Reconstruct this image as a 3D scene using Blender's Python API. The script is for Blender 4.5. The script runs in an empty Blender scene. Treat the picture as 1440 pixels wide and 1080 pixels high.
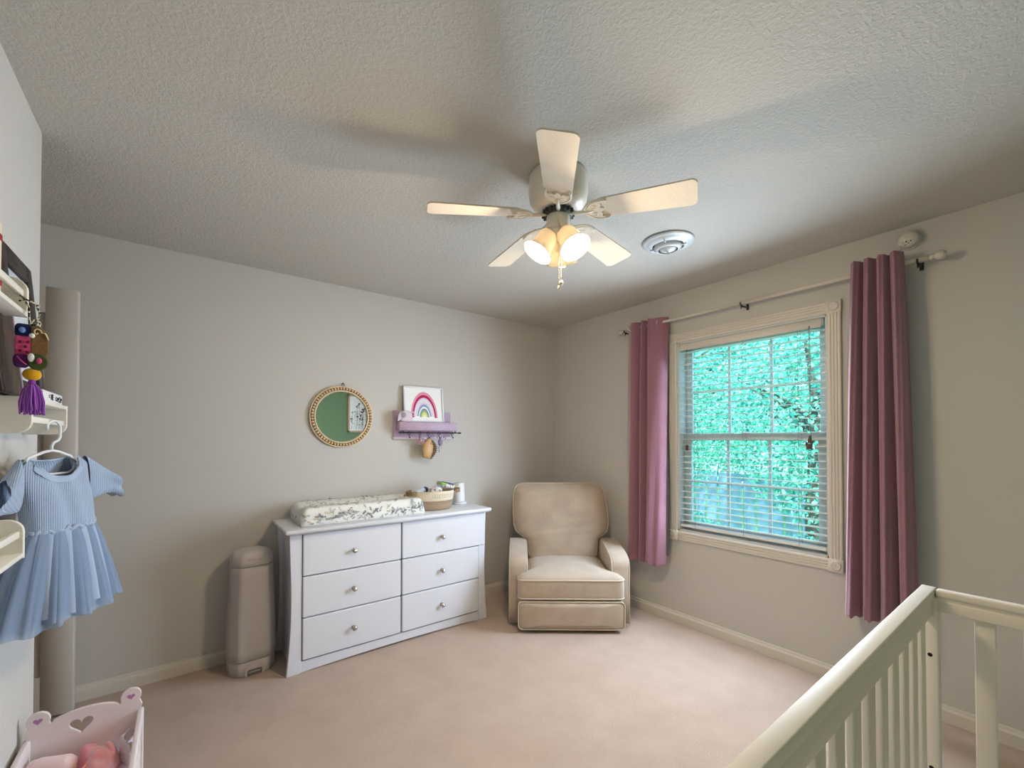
import bpy, bmesh, math, random
from mathutils import Vector, Matrix
random.seed(7)
PI = math.pi
R = math.radians
SC = bpy.context.scene
COL = SC.collection

# ------------------------------------------------------------------ materials
def lin(c):
    out = []
    for v in c:
        v /= 255.0
        out.append(v / 12.92 if v <= 0.04045 else ((v + 0.055) / 1.055) ** 2.4)
    return (out[0], out[1], out[2], 1.0)

def mat(name, col, rough=0.6, spec=0.4, col2=None, cscale=20, cdetail=3, bump=None, metal=0.0, sheen=0.0,
        emit=None, subs=0.0, stretch=None, contrast=(0.35, 0.65)):
    """bump = (scale, strength, distance, kind)"""
    m = bpy.data.materials.new(name)
    m.use_nodes = True
    nt = m.node_tree
    b = nt.nodes['Principled BSDF']
    b.inputs['Base Color'].default_value = lin(col)
    b.inputs['Roughness'].default_value = rough
    b.inputs['Specular IOR Level'].default_value = spec
    b.inputs['Metallic'].default_value = metal
    if sheen:
        b.inputs['Sheen Weight'].default_value = sheen
        b.inputs['Sheen Roughness'].default_value = 0.5
    if emit:
        b.inputs['Emission Color'].default_value = lin(emit[0])
        b.inputs['Emission Strength'].default_value = emit[1]
    tc = None
    def coords():
        nonlocal tc
        if tc is None:
            t = nt.nodes.new('ShaderNodeTexCoord')
            tc = t.outputs['Object']
            if stretch:
                mp = nt.nodes.new('ShaderNodeMapping')
                mp.inputs['Scale'].default_value = stretch
                nt.links.new(tc, mp.inputs['Vector'])
                tc = mp.outputs['Vector']
        return tc
    if col2:
        n = nt.nodes.new('ShaderNodeTexNoise')
        n.inputs['Scale'].default_value = cscale
        n.inputs['Detail'].default_value = cdetail
        nt.links.new(coords(), n.inputs['Vector'])
        r = nt.nodes.new('ShaderNodeValToRGB')
        r.color_ramp.elements[0].position = contrast[0]
        r.color_ramp.elements[1].position = contrast[1]
        r.color_ramp.elements[0].color = lin(col)
        r.color_ramp.elements[1].color = lin(col2)
        nt.links.new(n.outputs['Fac'], r.inputs['Fac'])
        nt.links.new(r.outputs['Color'], b.inputs['Base Color'])
    if bump:
        sc, st, di = bump[:3]
        kind = bump[3] if len(bump) > 3 else 'noise'
        if kind == 'noise':
            n = nt.nodes.new('ShaderNodeTexNoise')
            n.inputs['Scale'].default_value = sc
            n.inputs['Detail'].default_value = 4
            h = n.outputs['Fac']
            nt.links.new(coords(), n.inputs['Vector'])
        elif kind == 'voronoi':
            n = nt.nodes.new('ShaderNodeTexVoronoi')
            n.inputs['Scale'].default_value = sc
            h = n.outputs['Distance']
            nt.links.new(coords(), n.inputs['Vector'])
        elif kind == 'splatter':       # knock-down plaster: thresholded noise
            n = nt.nodes.new('ShaderNodeTexNoise')
            n.inputs['Scale'].default_value = sc
            n.inputs['Detail'].default_value = 3
            n.inputs['Distortion'].default_value = 0.6
            nt.links.new(coords(), n.inputs['Vector'])
            rr = nt.nodes.new('ShaderNodeValToRGB')
            rr.color_ramp.elements[0].position = 0.42
            rr.color_ramp.elements[1].position = 0.60
            nt.links.new(n.outputs['Fac'], rr.inputs['Fac'])
            h = rr.outputs['Color']
        elif kind in ('wavex', 'wavez'):
            n = nt.nodes.new('ShaderNodeTexWave')
            n.bands_direction = 'X' if kind == 'wavex' else 'Z'
            n.inputs['Scale'].default_value = sc
            n.inputs['Distortion'].default_value = 0.4
            h = n.outputs['Fac']
            nt.links.new(coords(), n.inputs['Vector'])
        bp = nt.nodes.new('ShaderNodeBump')
        bp.inputs['Strength'].default_value = st
        bp.inputs['Distance'].default_value = di
        nt.links.new(h, bp.inputs['Height'])
        nt.links.new(bp.outputs['Normal'], b.inputs['Normal'])
    return m

def glass_mat(name, tint=(255, 255, 255), refl=0.06):
    m = bpy.data.materials.new(name)
    m.use_nodes = True
    nt = m.node_tree
    nt.nodes.remove(nt.nodes['Principled BSDF'])
    out = nt.nodes['Material Output']
    t = nt.nodes.new('ShaderNodeBsdfTransparent')
    t.inputs['Color'].default_value = lin(tint)
    g = nt.nodes.new('ShaderNodeBsdfGlossy')
    g.inputs['Roughness'].default_value = 0.02
    x = nt.nodes.new('ShaderNodeMixShader')
    x.inputs['Fac'].default_value = refl
    nt.links.new(t.outputs[0], x.inputs[1])
    nt.links.new(g.outputs[0], x.inputs[2])
    nt.links.new(x.outputs[0], out.inputs['Surface'])
    return m

def thin_mat(name, col, trans=0.4, clear=0.0, rough=0.8):
    """diffuse + translucent (+ clear) thin sheet: leaves, tulle, lamp glass"""
    m = bpy.data.materials.new(name)
    m.use_nodes = True
    nt = m.node_tree
    nt.nodes.remove(nt.nodes['Principled BSDF'])
    out = nt.nodes['Material Output']
    d = nt.nodes.new('ShaderNodeBsdfDiffuse')
    t = nt.nodes.new('ShaderNodeBsdfTranslucent')
    for s in (d, t):
        s.inputs['Color'].default_value = lin(col)
    x = nt.nodes.new('ShaderNodeMixShader')
    x.inputs['Fac'].default_value = trans
    nt.links.new(d.outputs[0], x.inputs[1])
    nt.links.new(t.outputs[0], x.inputs[2])
    res = x
    if clear:
        c = nt.nodes.new('ShaderNodeBsdfTransparent')
        y = nt.nodes.new('ShaderNodeMixShader')
        y.inputs['Fac'].default_value = clear
        nt.links.new(x.outputs[0], y.inputs[1])
        nt.links.new(c.outputs[0], y.inputs[2])
        res = y
    nt.links.new(res.outputs[0], out.inputs['Surface'])
    return m

def emit_mat(name, col, s):
    m = bpy.data.materials.new(name)
    m.use_nodes = True
    nt = m.node_tree
    nt.nodes.remove(nt.nodes['Principled BSDF'])
    e = nt.nodes.new('ShaderNodeEmission')
    e.inputs['Color'].default_value = col
    e.inputs['Strength'].default_value = s
    nt.links.new(e.outputs[0], nt.nodes['Material Output'].inputs['Surface'])
    return m

M = {}
M['wall'] = mat('greige wall paint', (200, 196, 191), 0.85, 0.2, bump=(260, 0.10, 0.002))
M['green'] = mat('green wall paint', (112, 137, 108), 0.85, 0.2, bump=(260, 0.1, 0.002))
M['ceil'] = mat('knockdown ceiling plaster', (198, 194, 186), 0.95, 0.1, bump=(85, 0.32, 0.004, 'splatter'))
M['carpet'] = mat('beige carpet pile', (204, 181, 164), 1.0, 0.05, col2=(184, 160, 143), cscale=6, cdetail=12, bump=(420, 0.9, 0.006), sheen=0.25, contrast=(0.15, 0.85))
M['trim'] = mat('white trim paint', (214, 207, 197), 0.45, 0.4)
M['door'] = mat('white door paint', (205, 197, 188), 0.5, 0.35)
M['white'] = mat('white lacquer', (226, 227, 230), 0.38, 0.45)
M['dresser'] = mat('white painted wood', (218, 219, 226), 0.42, 0.4, bump=(60, 0.05, 0.001))
M['gapshade'] = mat('painted gap shade', (120, 116, 112), 0.7, 0.3)  # shade of drawer gaps and pedal opening put into a darker colour
M['knob'] = mat('brushed nickel', (196, 186, 174), 0.22, 0.5, metal=1.0)
M['chrome'] = mat('chrome', (225, 225, 225), 0.12, 0.5, metal=1.0)
M['sash'] = mat('grey white vinyl', (205, 208, 208), 0.5, 0.4)
M['slat'] = mat('white blind slat', (232, 234, 234), 0.4, 0.4)
M['cord'] = mat('blind cord', (150, 165, 165), 0.8, 0.2)
M['tassel'] = mat('brown blind tassel', (92, 74, 62), 0.6, 0.3)
M['curtain'] = mat('mauve woven curtain', (158, 114, 129), 0.95, 0.1, col2=(142, 100, 115), cscale=180, bump=(700, 0.35, 0.0012), sheen=0.5)
M['lining'] = mat('dark grey curtain lining', (96, 92, 92), 0.9, 0.1)
M['rod'] = mat('cream metal rod', (206, 198, 184), 0.4, 0.4)
M['black'] = mat('black plastic', (30, 29, 28), 0.5, 0.4)
M['fan'] = mat('white enamel fan metal', (226, 218, 204), 0.32, 0.5)
M['blade'] = mat('cream painted fan blade', (226, 214, 196), 0.55, 0.3, col2=(219, 206, 188), cscale=8, stretch=(2, 30, 2))
M['fandark'] = mat('dark vented motor', (60, 58, 56), 0.6, 0.3)
M['shade'] = thin_mat('ribbed frosted lamp glass', (240, 233, 218), 0.22)
M['bulb'] = emit_mat('lit warm bulb', (1.0, 0.79, 0.53, 1), 640.0)
M['vent'] = mat('white enamel vent', (214, 216, 216), 0.3, 0.5)
M['dark'] = mat('near black hollow shade', (34, 30, 28), 0.9, 0.1)  # shade of duct, bolt holes and recliner underside as a near black colour
M['recl'] = mat('beige microfibre', (186, 170, 153), 0.95, 0.1, col2=(174, 157, 140), cscale=7, cdetail=5, bump=(14, 0.22, 0.012), sheen=0.35)
M['pipe'] = mat('beige piping', (196, 181, 160), 0.9, 0.1, sheen=0.3)
M['pail'] = mat('grey white plastic pail', (190, 183, 182), 0.42, 0.4)
M['paillid'] = mat('grey white plastic lid', (196, 189, 186), 0.32, 0.45)
M['padcover'] = mat('white knit pad cover', (232, 232, 228), 0.95, 0.1, bump=(500, 0.2, 0.001))
M['leafd'] = mat('printed slate leaf', (104, 112, 118), 0.95, 0.1)
M['leafm'] = mat('printed grey leaf', (150, 158, 160), 0.95, 0.1)
M['leaft'] = mat('printed tan leaf', (196, 182, 158), 0.95, 0.1)
M['rope'] = mat('tan cotton rope', (190, 164, 136), 0.95, 0.1, col2=(212, 190, 164), cscale=150, bump=(95, 0.8, 0.004, 'wavez'))
M['ropec'] = mat('cream cotton rope', (226, 212, 190), 0.95, 0.1, bump=(95, 0.25, 0.002, 'wavez'))
M['handle'] = mat('brown webbing', (134, 110, 84), 0.9, 0.1, col2=(160, 136, 106), cscale=90)
M['palegreen'] = mat('green wipe pack film', (150, 186, 96), 0.4, 0.4)
M['paleblue'] = mat('pale blue cap plastic', (206, 224, 240), 0.4, 0.4)
M['navy'] = mat('navy plastic cap', (52, 60, 84), 0.4, 0.4)
M['cloth'] = mat('white printed cloth', (232, 230, 228), 0.95, 0.1, col2=(128, 128, 128), cscale=55, contrast=(0.56, 0.62))
M['brass'] = mat('pale gold wood beads', (222, 198, 164), 0.45, 0.4)
M['beaddark'] = mat('bronze bead ring', (126, 92, 60), 0.5, 0.4)
M['mirror'] = mat('mirror glass', (235, 240, 236), 0.02, 0.5, metal=1.0)
M['mauve'] = mat('mauve painted wood', (184, 160, 183), 0.55, 0.3, col2=(191, 168, 190), cscale=12)
M['mauvelip'] = mat('pale lilac painted edge', (214, 204, 212), 0.55, 0.3)
M['bronze'] = mat('dark bronze metal', (66, 58, 54), 0.4, 0.5, metal=0.7)
M['paper'] = mat('white paper', (240, 240, 240), 0.8, 0.2)
for k, c in dict(pk=(226, 150, 168), mg=(176, 44, 92), lil=(226, 204, 228), dot=(120, 124, 178), blu=(140, 164, 198),
                 teal=(118, 150, 172), grn=(150, 184, 140), yel=(226, 222, 130), wht=(246, 244, 236)).items():
    M['rb_' + k] = mat('print ' + k, c, 0.85, 0.1)
M['lilac'] = mat('pale lilac plush', (214, 200, 212), 0.95, 0.1, sheen=0.4, bump=(300, 0.3, 0.002))
M['greyplush'] = mat('grey plush', (160, 152, 160), 0.95, 0.1, sheen=0.4)
M['bowpink'] = mat('pink ribbon', (226, 164, 190), 0.7, 0.2, col2=(246, 226, 236), cscale=60, contrast=(0.45, 0.55))
M['gold'] = mat('gold tan faux leather', (196, 158, 106), 0.4, 0.4, bump=(140, 0.2, 0.002))
M['golddk'] = mat('dark tan lining', (120, 90, 54), 0.6, 0.3)
M['purpled'] = mat('dusty purple ribbon', (112, 92, 132), 0.8, 0.2, col2=(170, 156, 190), cscale=80)
M['rack'] = mat('warm white painted wood', (226, 220, 208), 0.5, 0.35)
M['framedk'] = mat('dark stained frame wood', (42, 35, 31), 0.5, 0.35, col2=(62, 54, 48), cscale=9, stretch=(2, 2, 30))
M['framebr'] = mat('brown gold frame wood', (30, 17, 11), 0.45, 0.4, col2=(100, 64, 32), cscale=14, stretch=(8, 8, 1.2), contrast=(0.45, 0.75))
M['plumedge'] = mat('plum metallic edge', (150, 122, 138), 0.4, 0.4)
M['matboard'] = mat('pale mat board', (214, 220, 222), 0.7, 0.3, col2=(196, 204, 208), cscale=6)
M['chain'] = mat('black and white twine', (226, 218, 190), 0.9, 0.1, col2=(40, 36, 30), cscale=260, contrast=(0.48, 0.52))
for k, c in dict(navyf=(28, 34, 78), pinkf=(206, 76, 122), brownf=(120, 88, 54), olive=(66, 76, 34), plumf=(84, 30, 92),
                 whitef=(232, 232, 226), mustard=(212, 156, 22), purp=(132, 62, 160), purpl=(160, 92, 186), cream=(222, 202, 154), skyf=(110, 140, 206), maroon=(110, 20, 50)).items():
    M[k] = mat('felt ' + k, c, 0.95, 0.1, bump=(300, 0.4, 0.002), sheen=0.3)
M['ink'] = mat('black ink', (36, 36, 38), 0.8, 0.1)
M['inkl'] = mat('grey ink', (130, 130, 132), 0.8, 0.1)
M['knit'] = mat('blue ribbed knit', (160, 175, 198), 0.95, 0.1, col2=(147, 163, 188), cscale=300, bump=(80, 0.4, 0.003, 'wavex'), sheen=0.3)
M['knitp'] = mat('blue knit band', (163, 178, 202), 0.95, 0.1, sheen=0.3)
M['tulle'] = thin_mat('blue tulle', (160, 178, 204), 0.35, 0.22)
M['dollwhite'] = mat('pinkish white painted board', (226, 214, 214), 0.5, 0.35)
M['dollheart'] = mat('purple printed heart', (178, 128, 170), 0.7, 0.2)
M['satin'] = mat('pink satin', (226, 138, 150), 0.45, 0.4, sheen=0.5, col2=(240, 190, 196), cscale=16, contrast=(0.4, 0.7))
M['satinl'] = mat('pale pink satin', (238, 210, 212), 0.5, 0.4, sheen=0.4)
M['redsat'] = mat('rose red satin', (190, 70, 84), 0.5, 0.4, sheen=0.3)
M['lace'] = mat('white lace', (226, 216, 218), 0.9, 0.1, bump=(220, 0.6, 0.003, 'voronoi'))
M['crib'] = mat('aged white crib paint', (222, 213, 200), 0.45, 0.4, bump=(30, 0.04, 0.001))
M['mattress'] = mat('white crib sheet', (226, 222, 216), 0.9, 0.1)
M['book'] = mat('cream book board', (226, 208, 180), 0.6, 0.3)
M['bookred'] = mat('red book print', (150, 40, 44), 0.6, 0.3)
M['leaf'] = thin_mat('green leaf', (98, 176, 150), 0.4)
M['leaf2'] = thin_mat('light green leaf', (160, 220, 190), 0.4)
M['leaf3'] = thin_mat('blue green leaf', (62, 146, 134), 0.35)
M['bark'] = mat('bark', (92, 80, 70), 0.9, 0.1)
M['grass'] = mat('lawn', (96, 140, 84), 1.0, 0.05, col2=(120, 160, 100), cscale=3)
M['fence'] = mat('weathered blue grey fence', (140, 160, 176), 0.9, 0.1)
M['art'] = mat('white art print', (240, 246, 250), 0.8, 0.2)
M['artfl'] = mat('plum print', (96, 64, 92), 0.8, 0.1)
M['artgr'] = mat('slate print', (84, 104, 110), 0.8, 0.1)
M['oak'] = mat('pale oak frame', (190, 172, 146), 0.6, 0.3)
M['glass'] = glass_mat('window glass', (236, 250, 250), 0.05)
M['picglass'] = glass_mat('picture glass', (255, 255, 255), 0.05)

# ------------------------------------------------------------------ geometry
class G:
    def __init__(self):
        self.bm = bmesh.new()
        self.mats = []
    def mi(self, m):
        if m is None:
            return 0
        if m not in self.mats:
            self.mats.append(m)
        return self.mats.index(m)
    def absorb(self, tb, M4=None, m=None, smooth=False):
        if M4 is not None:
            bmesh.ops.transform(tb, matrix=M4, verts=tb.verts)
        i = self.mi(m)
        for f in tb.faces:
            if m is not None:
                f.material_index = i
            f.smooth = smooth
        me = bpy.data.meshes.new('t')
        tb.to_mesh(me)
        tb.free()
        self.bm.from_mesh(me)
        bpy.data.meshes.remove(me)
        return self
    def box(self, lo, hi, bev=0.0, seg=2, m=None, M4=None, smooth=None):
        tb = bmesh.new()
        bmesh.ops.create_cube(tb, size=1)
        c = [(a + b) / 2 for a, b in zip(lo, hi)]
        s = [abs(b - a) for a, b in zip(lo, hi)]
        bmesh.ops.scale(tb, vec=s, verts=tb.verts)
        bmesh.ops.translate(tb, vec=c, verts=tb.verts)
        if bev:
            bmesh.ops.bevel(tb, geom=tb.edges[:], offset=min(bev, min(s) * 0.49), segments=seg, affect='EDGES', profile=0.5)
        return self.absorb(tb, M4, m, bool(bev) if smooth is None else smooth)
    def rings(self, rs, m=None, cap=True, smooth=True, closed=True, M4=None, loop=False):
        tb = bmesh.new()
        V = [[tb.verts.new(p) for p in r] for r in rs]
        n = len(V[0])
        rr = len(V) if loop else len(V) - 1
        for i in range(rr):
            a, b = V[i], V[(i + 1) % len(V)]
            for j in range(n if closed else n - 1):
                k = (j + 1) % n
                try:
                    tb.faces.new((a[j], a[k], b[k], b[j]))
                except ValueError:
                    pass
        if cap and closed and not loop:
            for r in (V[0], V[-1]):
                try:
                    tb.faces.new(r)
                except ValueError:
                    pass
        bmesh.ops.recalc_face_normals(tb, faces=tb.faces)
        return self.absorb(tb, M4, m, smooth)
    def lathe(self, prof, n=32, m=None, M4=None, smooth=True, cap=True):
        rs = [[(r * math.cos(2 * PI * k / n), r * math.sin(2 * PI * k / n), z) for k in range(n)] for r, z in prof]
        return self.rings(rs, m, cap, smooth, True, M4)
    def tube(self, pts, r=0.01, n=8, m=None, closed=False, M4=None, cap=True):
        pts = [Vector(p) for p in pts]
        N = len(pts)
        rad = r if isinstance(r, (list, tuple)) else [r] * N
        rs = []
        up = None
        for i, p in enumerate(pts):
            if closed:
                t = pts[(i + 1) % N] - pts[i - 1]
            else:
                t = pts[min(i + 1, N - 1)] - pts[max(i - 1, 0)]
            t.normalize()
            if up is None:
                up = Vector((0, 0, 1)) if abs(t.z) < 0.9 else Vector((1, 0, 0))
            a = t.cross(up)
            if a.length < 1e-5:
                a = t.orthogonal()
            a.normalize()
            b = a.cross(t)
            b.normalize()
            up = b
            rs.append([p + (a * math.cos(2 * PI * k / n) + b * math.sin(2 * PI * k / n)) * rad[i] for k in range(n)])
        return self.rings(rs, m, cap, True, True, M4, loop=closed)
    def sph(self, c, r, m=None, n=16, M4=None):
        tb = bmesh.new()
        bmesh.ops.create_uvsphere(tb, u_segments=n, v_segments=max(6, n // 2), radius=1)
        s = r if isinstance(r, (list, tuple)) else (r, r, r)
        bmesh.ops.scale(tb, vec=s, verts=tb.verts)
        bmesh.ops.translate(tb, vec=c, verts=tb.verts)
        return self.absorb(tb, M4, m, True)
    def prism(self, pts, y0, y1, m=None, bev=0.0, seg=2, M4=None, smooth=False):
        """outline (x, z) extruded along y"""
        tb = bmesh.new()
        a = [tb.verts.new((p[0], y0, p[1])) for p in pts]
        b = [tb.verts.new((p[0], y1, p[1])) for p in pts]
        fa = tb.faces.new(a)
        fb = tb.faces.new(list(reversed(b)))
        n = len(pts)
        for i in range(n):
            k = (i + 1) % n
            tb.faces.new((a[k], a[i], b[i], b[k]))
        bmesh.ops.recalc_face_normals(tb, faces=tb.faces)
        if bev:
            ed = [e for e in tb.edges if any(len(f.verts) == n for f in e.link_faces)] if n > 4 else tb.edges[:]
            bmesh.ops.bevel(tb, geom=ed, offset=bev, segments=seg, affect='EDGES', profile=0.5)
        return self.absorb(tb, M4, m, smooth)
    def grid(self, fn, nu, nv, m=None, M4=None, smooth=True):
        rs = [[fn(i / nu, j / nv) for i in range(nu + 1)] for j in range(nv + 1)]
        return self.rings(rs, m, False, smooth, False, M4)
    def curve(self, loops, depth, m=None, M4=None, bev=0.0):
        """flat outline with holes; built in XY, thickness +-depth/2 in Z, then transformed"""
        cu = bpy.data.curves.new('c', 'CURVE')
        cu.dimensions = '2D'
        cu.fill_mode = 'BOTH'
        cu.extrude = depth / 2
        cu.bevel_depth = bev
        cu.bevel_resolution = 1
        for lp in loops:
            s = cu.splines.new('POLY')
            s.points.add(len(lp) - 1)
            for p, q in zip(s.points, lp):
                p.co = (q[0], q[1], 0, 1)
            s.use_cyclic_u = True
        o = bpy.data.objects.new('c', cu)
        me = bpy.data.meshes.new_from_object(o)
        tb = bmesh.new()
        tb.from_mesh(me)
        bpy.data.objects.remove(o)
        bpy.data.curves.remove(cu)
        bpy.data.meshes.remove(me)
        return self.absorb(tb, M4, m, False)
    def text(self, s, size, m=None, M4=None, depth=0.0006, shear=0.0, bold=0.0):
        cu = bpy.data.curves.new('t', 'FONT')
        cu.body = s
        cu.size = size
        cu.extrude = depth
        cu.shear = shear
        cu.offset = bold
        o = bpy.data.objects.new('t', cu)
        me = bpy.data.meshes.new_from_object(o)
        tb = bmesh.new()
        tb.from_mesh(me)
        bpy.data.objects.remove(o)
        bpy.data.curves.remove(cu)
        bpy.data.meshes.remove(me)
        return self.absorb(tb, M4, m, False)
    def build(self, name, m=None, parent=None, M4=None):
        if M4 is not None:
            bmesh.ops.transform(self.bm, matrix=M4, verts=self.bm.verts)
        me = bpy.data.meshes.new(name)
        self.bm.to_mesh(me)
        self.bm.free()
        ms = self.mats if self.mats else [m]
        for x in ms:
            me.materials.append(M[x] if isinstance(x, str) else x)
        o = bpy.data.objects.new(name, me)
        COL.objects.link(o)
        if parent is not None:
            o.parent = parent
        return o

def tag(o, label=None, cat=None, group=None, kind=None):
    if label: o['label'] = label
    if cat: o['category'] = cat
    if group: o['group'] = group
    if kind: o['kind'] = kind
    return o

def thing(name, label, cat, loc=(0, 0, 0), rz=0.0, group=None):
    o = bpy.data.objects.new(name, None)
    o.empty_display_size = 0.05
    o.location = loc
    o.rotation_euler = (0, 0, rz)
    COL.objects.link(o)
    return tag(o, label, cat, group)

def struct(name, g, m, parent=None):
    o = g.build(name, m, parent)
    if parent is None:
        o['kind'] = 'structure'
    return o

def T(x, y, z): return Matrix.Translation((x, y, z))
def RX(a): return Matrix.Rotation(a, 4, 'X')
def RY(a): return Matrix.Rotation(a, 4, 'Y')
def RZ(a): return Matrix.Rotation(a, 4, 'Z')
def basis(o, x, y, z):
    x, y, z = Vector(x), Vector(y), Vector(z)
    return Matrix(((x.x, y.x, z.x, o[0]), (x.y, y.y, z.y, o[1]), (x.z, y.z, z.z, o[2]), (0, 0, 0, 1)))
def se(a, b, n=32, e=4.0):
    out = []
    for k in range(n):
        t = 2 * PI * k / n
        c, s = math.cos(t), math.sin(t)
        out.append((a * math.copysign(abs(c) ** (2 / e), c), b * math.copysign(abs(s) ** (2 / e), s)))
    return out
def circ(cx, cy, r, n=24, a0=0, a1=2 * PI, end=False):
    return [(cx + r * math.cos(a0 + (a1 - a0) * k / n), cy + r * math.sin(a0 + (a1 - a0) * k / n)) for k in range(n + (1 if end else 0))]
def sstep(x): 
    x = max(0, min(1, x)); return x * x * (3 - 2 * x)
def heart(cx, cy, s, n=28):
    o = []
    for k in range(n):
        t = 2 * PI * k / n
        o.append((cx + s * 16 * math.sin(t) ** 3 / 16, cy + s * (13 * math.cos(t) - 5 * math.cos(2 * t) - 2 * math.cos(3 * t) - math.cos(4 * t)) / 16))
    return o
def interp(tab, x):
    if x <= tab[0][0]: return tab[0][1]
    for (a, p), (b, q) in zip(tab, tab[1:]):
        if x <= b:
            t = (x - a) / (b - a)
            if isinstance(p, tuple): return tuple(i + (j - i) * t for i, j in zip(p, q))
            return p + (q - p) * t
    return tab[-1][1]

# ------------------------------------------------------------------ camera
cam = bpy.data.cameras.new('camera')
cam.sensor_width = 36
cam.lens = 608 / 1440 * 36
cam.shift_y = 68.8 / 1440
cam.clip_start = 0.02
co = bpy.data.objects.new('camera', cam)
co.location = (-2.92602, -3.154, 1.35585)
co.rotation_euler = (R(90.8), 0, R(-37.36))
COL.objects.link(co)
SC.camera = co

# ------------------------------------------------------------------ setting
H = 2.44
XC, YD = -3.33, -3.62           # left wall plane, rear wall plane
YE = -0.934                     # where the left wall stops (entry recess beyond)
WY0, WY1, WZ0, WZ1 = -2.292, -1.35, 0.68, 2.07      # window opening
g = G(); g.box((-5.4, YD - 0.12, -0.1), (0.12, 0.12, 0.0)); struct('floor', g, 'carpet')
g = G(); g.box((-5.4, YD - 0.12, H), (0.12, 0.12, H + 0.1)); struct('ceiling', g, 'ceil')
g = G(); g.box((-5.4, 0, 0), (0.12, 0.12, H)); struct('wall_back', g, 'wall')
g = G()
g.box((0, YD - 0.12, 0), (0.12, WY0, H)); g.box((0, WY1, 0), (0.12, 0, H))
g.box((0, WY0, 0), (0.12, WY1, WZ0)); g.box((0, WY0, WZ1), (0.12, WY1, H))
struct('wall_right', g, 'wall')
g = G(); g.box((XC - 0.11, YD, 0), (XC, YE, H)); struct('wall_left', g, 'wall')
g = G(); g.box((-5.4, YE - 0.11, 0), (XC - 0.11, YE, H)); struct('wall_entry', g, 'wall')
g = G(); g.box((XC - 0.11, YD - 0.12, 0), (0, YD, H)); struct('wall_rear', g, 'green')
g = G()
g.box((-4.25, -0.1, 0), (-4.15, 0, H)); g.box((-4.25, YE, 0), (-4.15, -0.89, H)); g.box((-4.25, -0.89, 2.08), (-4.15, -0.1, H))
struct('wall_doorway', g, 'wall')
g = G(); g.box((-5.4, YE, 0), (-5.3, 0, H)); struct('wall_hall', g, 'wall')

def base(name, p0, p1, nrm):
    """baseboard profile swept along p0-p1, nrm points into the room"""
    p0, p1, nrm = Vector(p0), Vector(p1), Vector(nrm)
    prof = [(0, 0), (0.014, 0), (0.014, 0.056), (0.009, 0.066), (0.007, 0.078), (0, 0.08)]
    g = G()
    g.rings([[p + nrm * a + Vector((0, 0, z)) for a, z in prof] for p in (p0, p1)], None, True, False)
    struct(name, g, 'trim')
base('baseboard_back', (-4.15, 0, 0), (0, 0, 0), (0, -1, 0))
base('baseboard_right', (0, 0, 0), (0, YD, 0), (-1, 0, 0))
base('baseboard_left', (XC, YD, 0), (XC, YE, 0), (1, 0, 0))
base('baseboard_rear', (XC, YD, 0), (0, YD, 0), (0, 1, 0))

# door leaf standing open near the back wall, hinged at its far left
DW, DT = 0.72, 0.040
door = bpy.data.objects.new('door_1', None); COL.objects.link(door); door['kind'] = 'structure'
door.location = (-3.3405, -0.088, 0); door.rotation_euler = (0, 0, R(-5.6))
st = 0.115
zs = [(0.012, 0.21), (0.86, 1.02), (1.60, 1.70), (1.97, 2.098)]
cols = ((-DW + st, -DW / 2 - 0.055), (-DW / 2 + 0.055, -st))
g = G()
for x0, x1 in ((-DW, -DW + st), (-DW / 2 - 0.055, -DW / 2 + 0.055), (-st, 0)):
    g.box((x0, -DT, 0.012), (x1, 0, 2.098), 0.0015, 1)
for a, b in zs:
    for x0, x1 in cols:
        g.box((x0 - 0.001, -DT + 0.0006, a), (x1 + 0.001, -0.0006, b))
g.build('door_frame', 'door', door)
for (a, b) in ((0.21, 0.86), (1.02, 1.60), (1.70, 1.97)):
    for x0, x1 in cols:
        g = G(); g.box((x0, -DT + 0.014, a), (x1, -0.014, b)); g.box((x0 + 0.035, -DT + 0.006, a + 0.035), (x1 - 0.035, -0.006, b - 0.035), 0.006, 1)
        g.build('door_panel', 'door', door)
g = G(); g.box((-0.001, -DT + 0.010, 0.94), (0.002, -0.010, 1.04), 0.001, 1); g.build('latch_plate', 'knob', door)
for sy in (-1, 1):
    yk = -DT if sy < 0 else 0
    g = G(); g.lathe([(0.0, 0.0), (0.030, 0.0), (0.030, 0.004), (0.010, 0.008), (0.010, 0.022), (0.024, 0.030), (0.027, 0.038), (0.022, 0.046), (0.0, 0.050)], 24, None, basis((-0.06, yk, 0.99), (1, 0, 0), (0, 0, 1), (0, sy, 0))); g.build('door_knob', 'knob', door)

# ------------------------------------------------------------------ window
win = bpy.data.objects.new('window_1', None); COL.objects.link(win); win['kind'] = 'structure'; win.location = (0, (WY0 + WY1) / 2, WZ0)
L = T(0, -(WY0 + WY1) / 2, -WZ0)
cw = 0.066
def casing(p0, p1, across, name):
    """fluted casing board, from p0 to p1; across = in-wall direction from inner to outer edge"""
    prof = [(0, 0.0), (0, 0.014), (0.006, 0.018), (0.016, 0.018), (0.019, 0.013), (0.023, 0.018), (0.031, 0.018), (0.034, 0.013), (0.038, 0.018),
            (0.046, 0.018), (0.049, 0.013), (0.053, 0.018), (0.061, 0.018), (cw, 0.014), (cw, 0.0)]
    p0, p1, a = Vector(p0), Vector(p1), Vector(across)
    g = G(); g.rings([[p + a * s + Vector((-d, 0, 0)) for s, d in prof] for p in (p0, p1)], None, True, False)
    g.build(name, 'trim', win, L)
casing((0, WY0, WZ1), (0, WY1, WZ1), (0, 0, 1), 'window_casing')
casing((0, WY0, WZ0), (0, WY1, WZ0), (0, 0, -1), 'window_casing')
casing((0, WY0, WZ0), (0, WY0, WZ1), (0, -1, 0), 'window_casing')
casing((0, WY1, WZ0), (0, WY1, WZ1), (0, 1, 0), 'window_casing')
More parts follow.
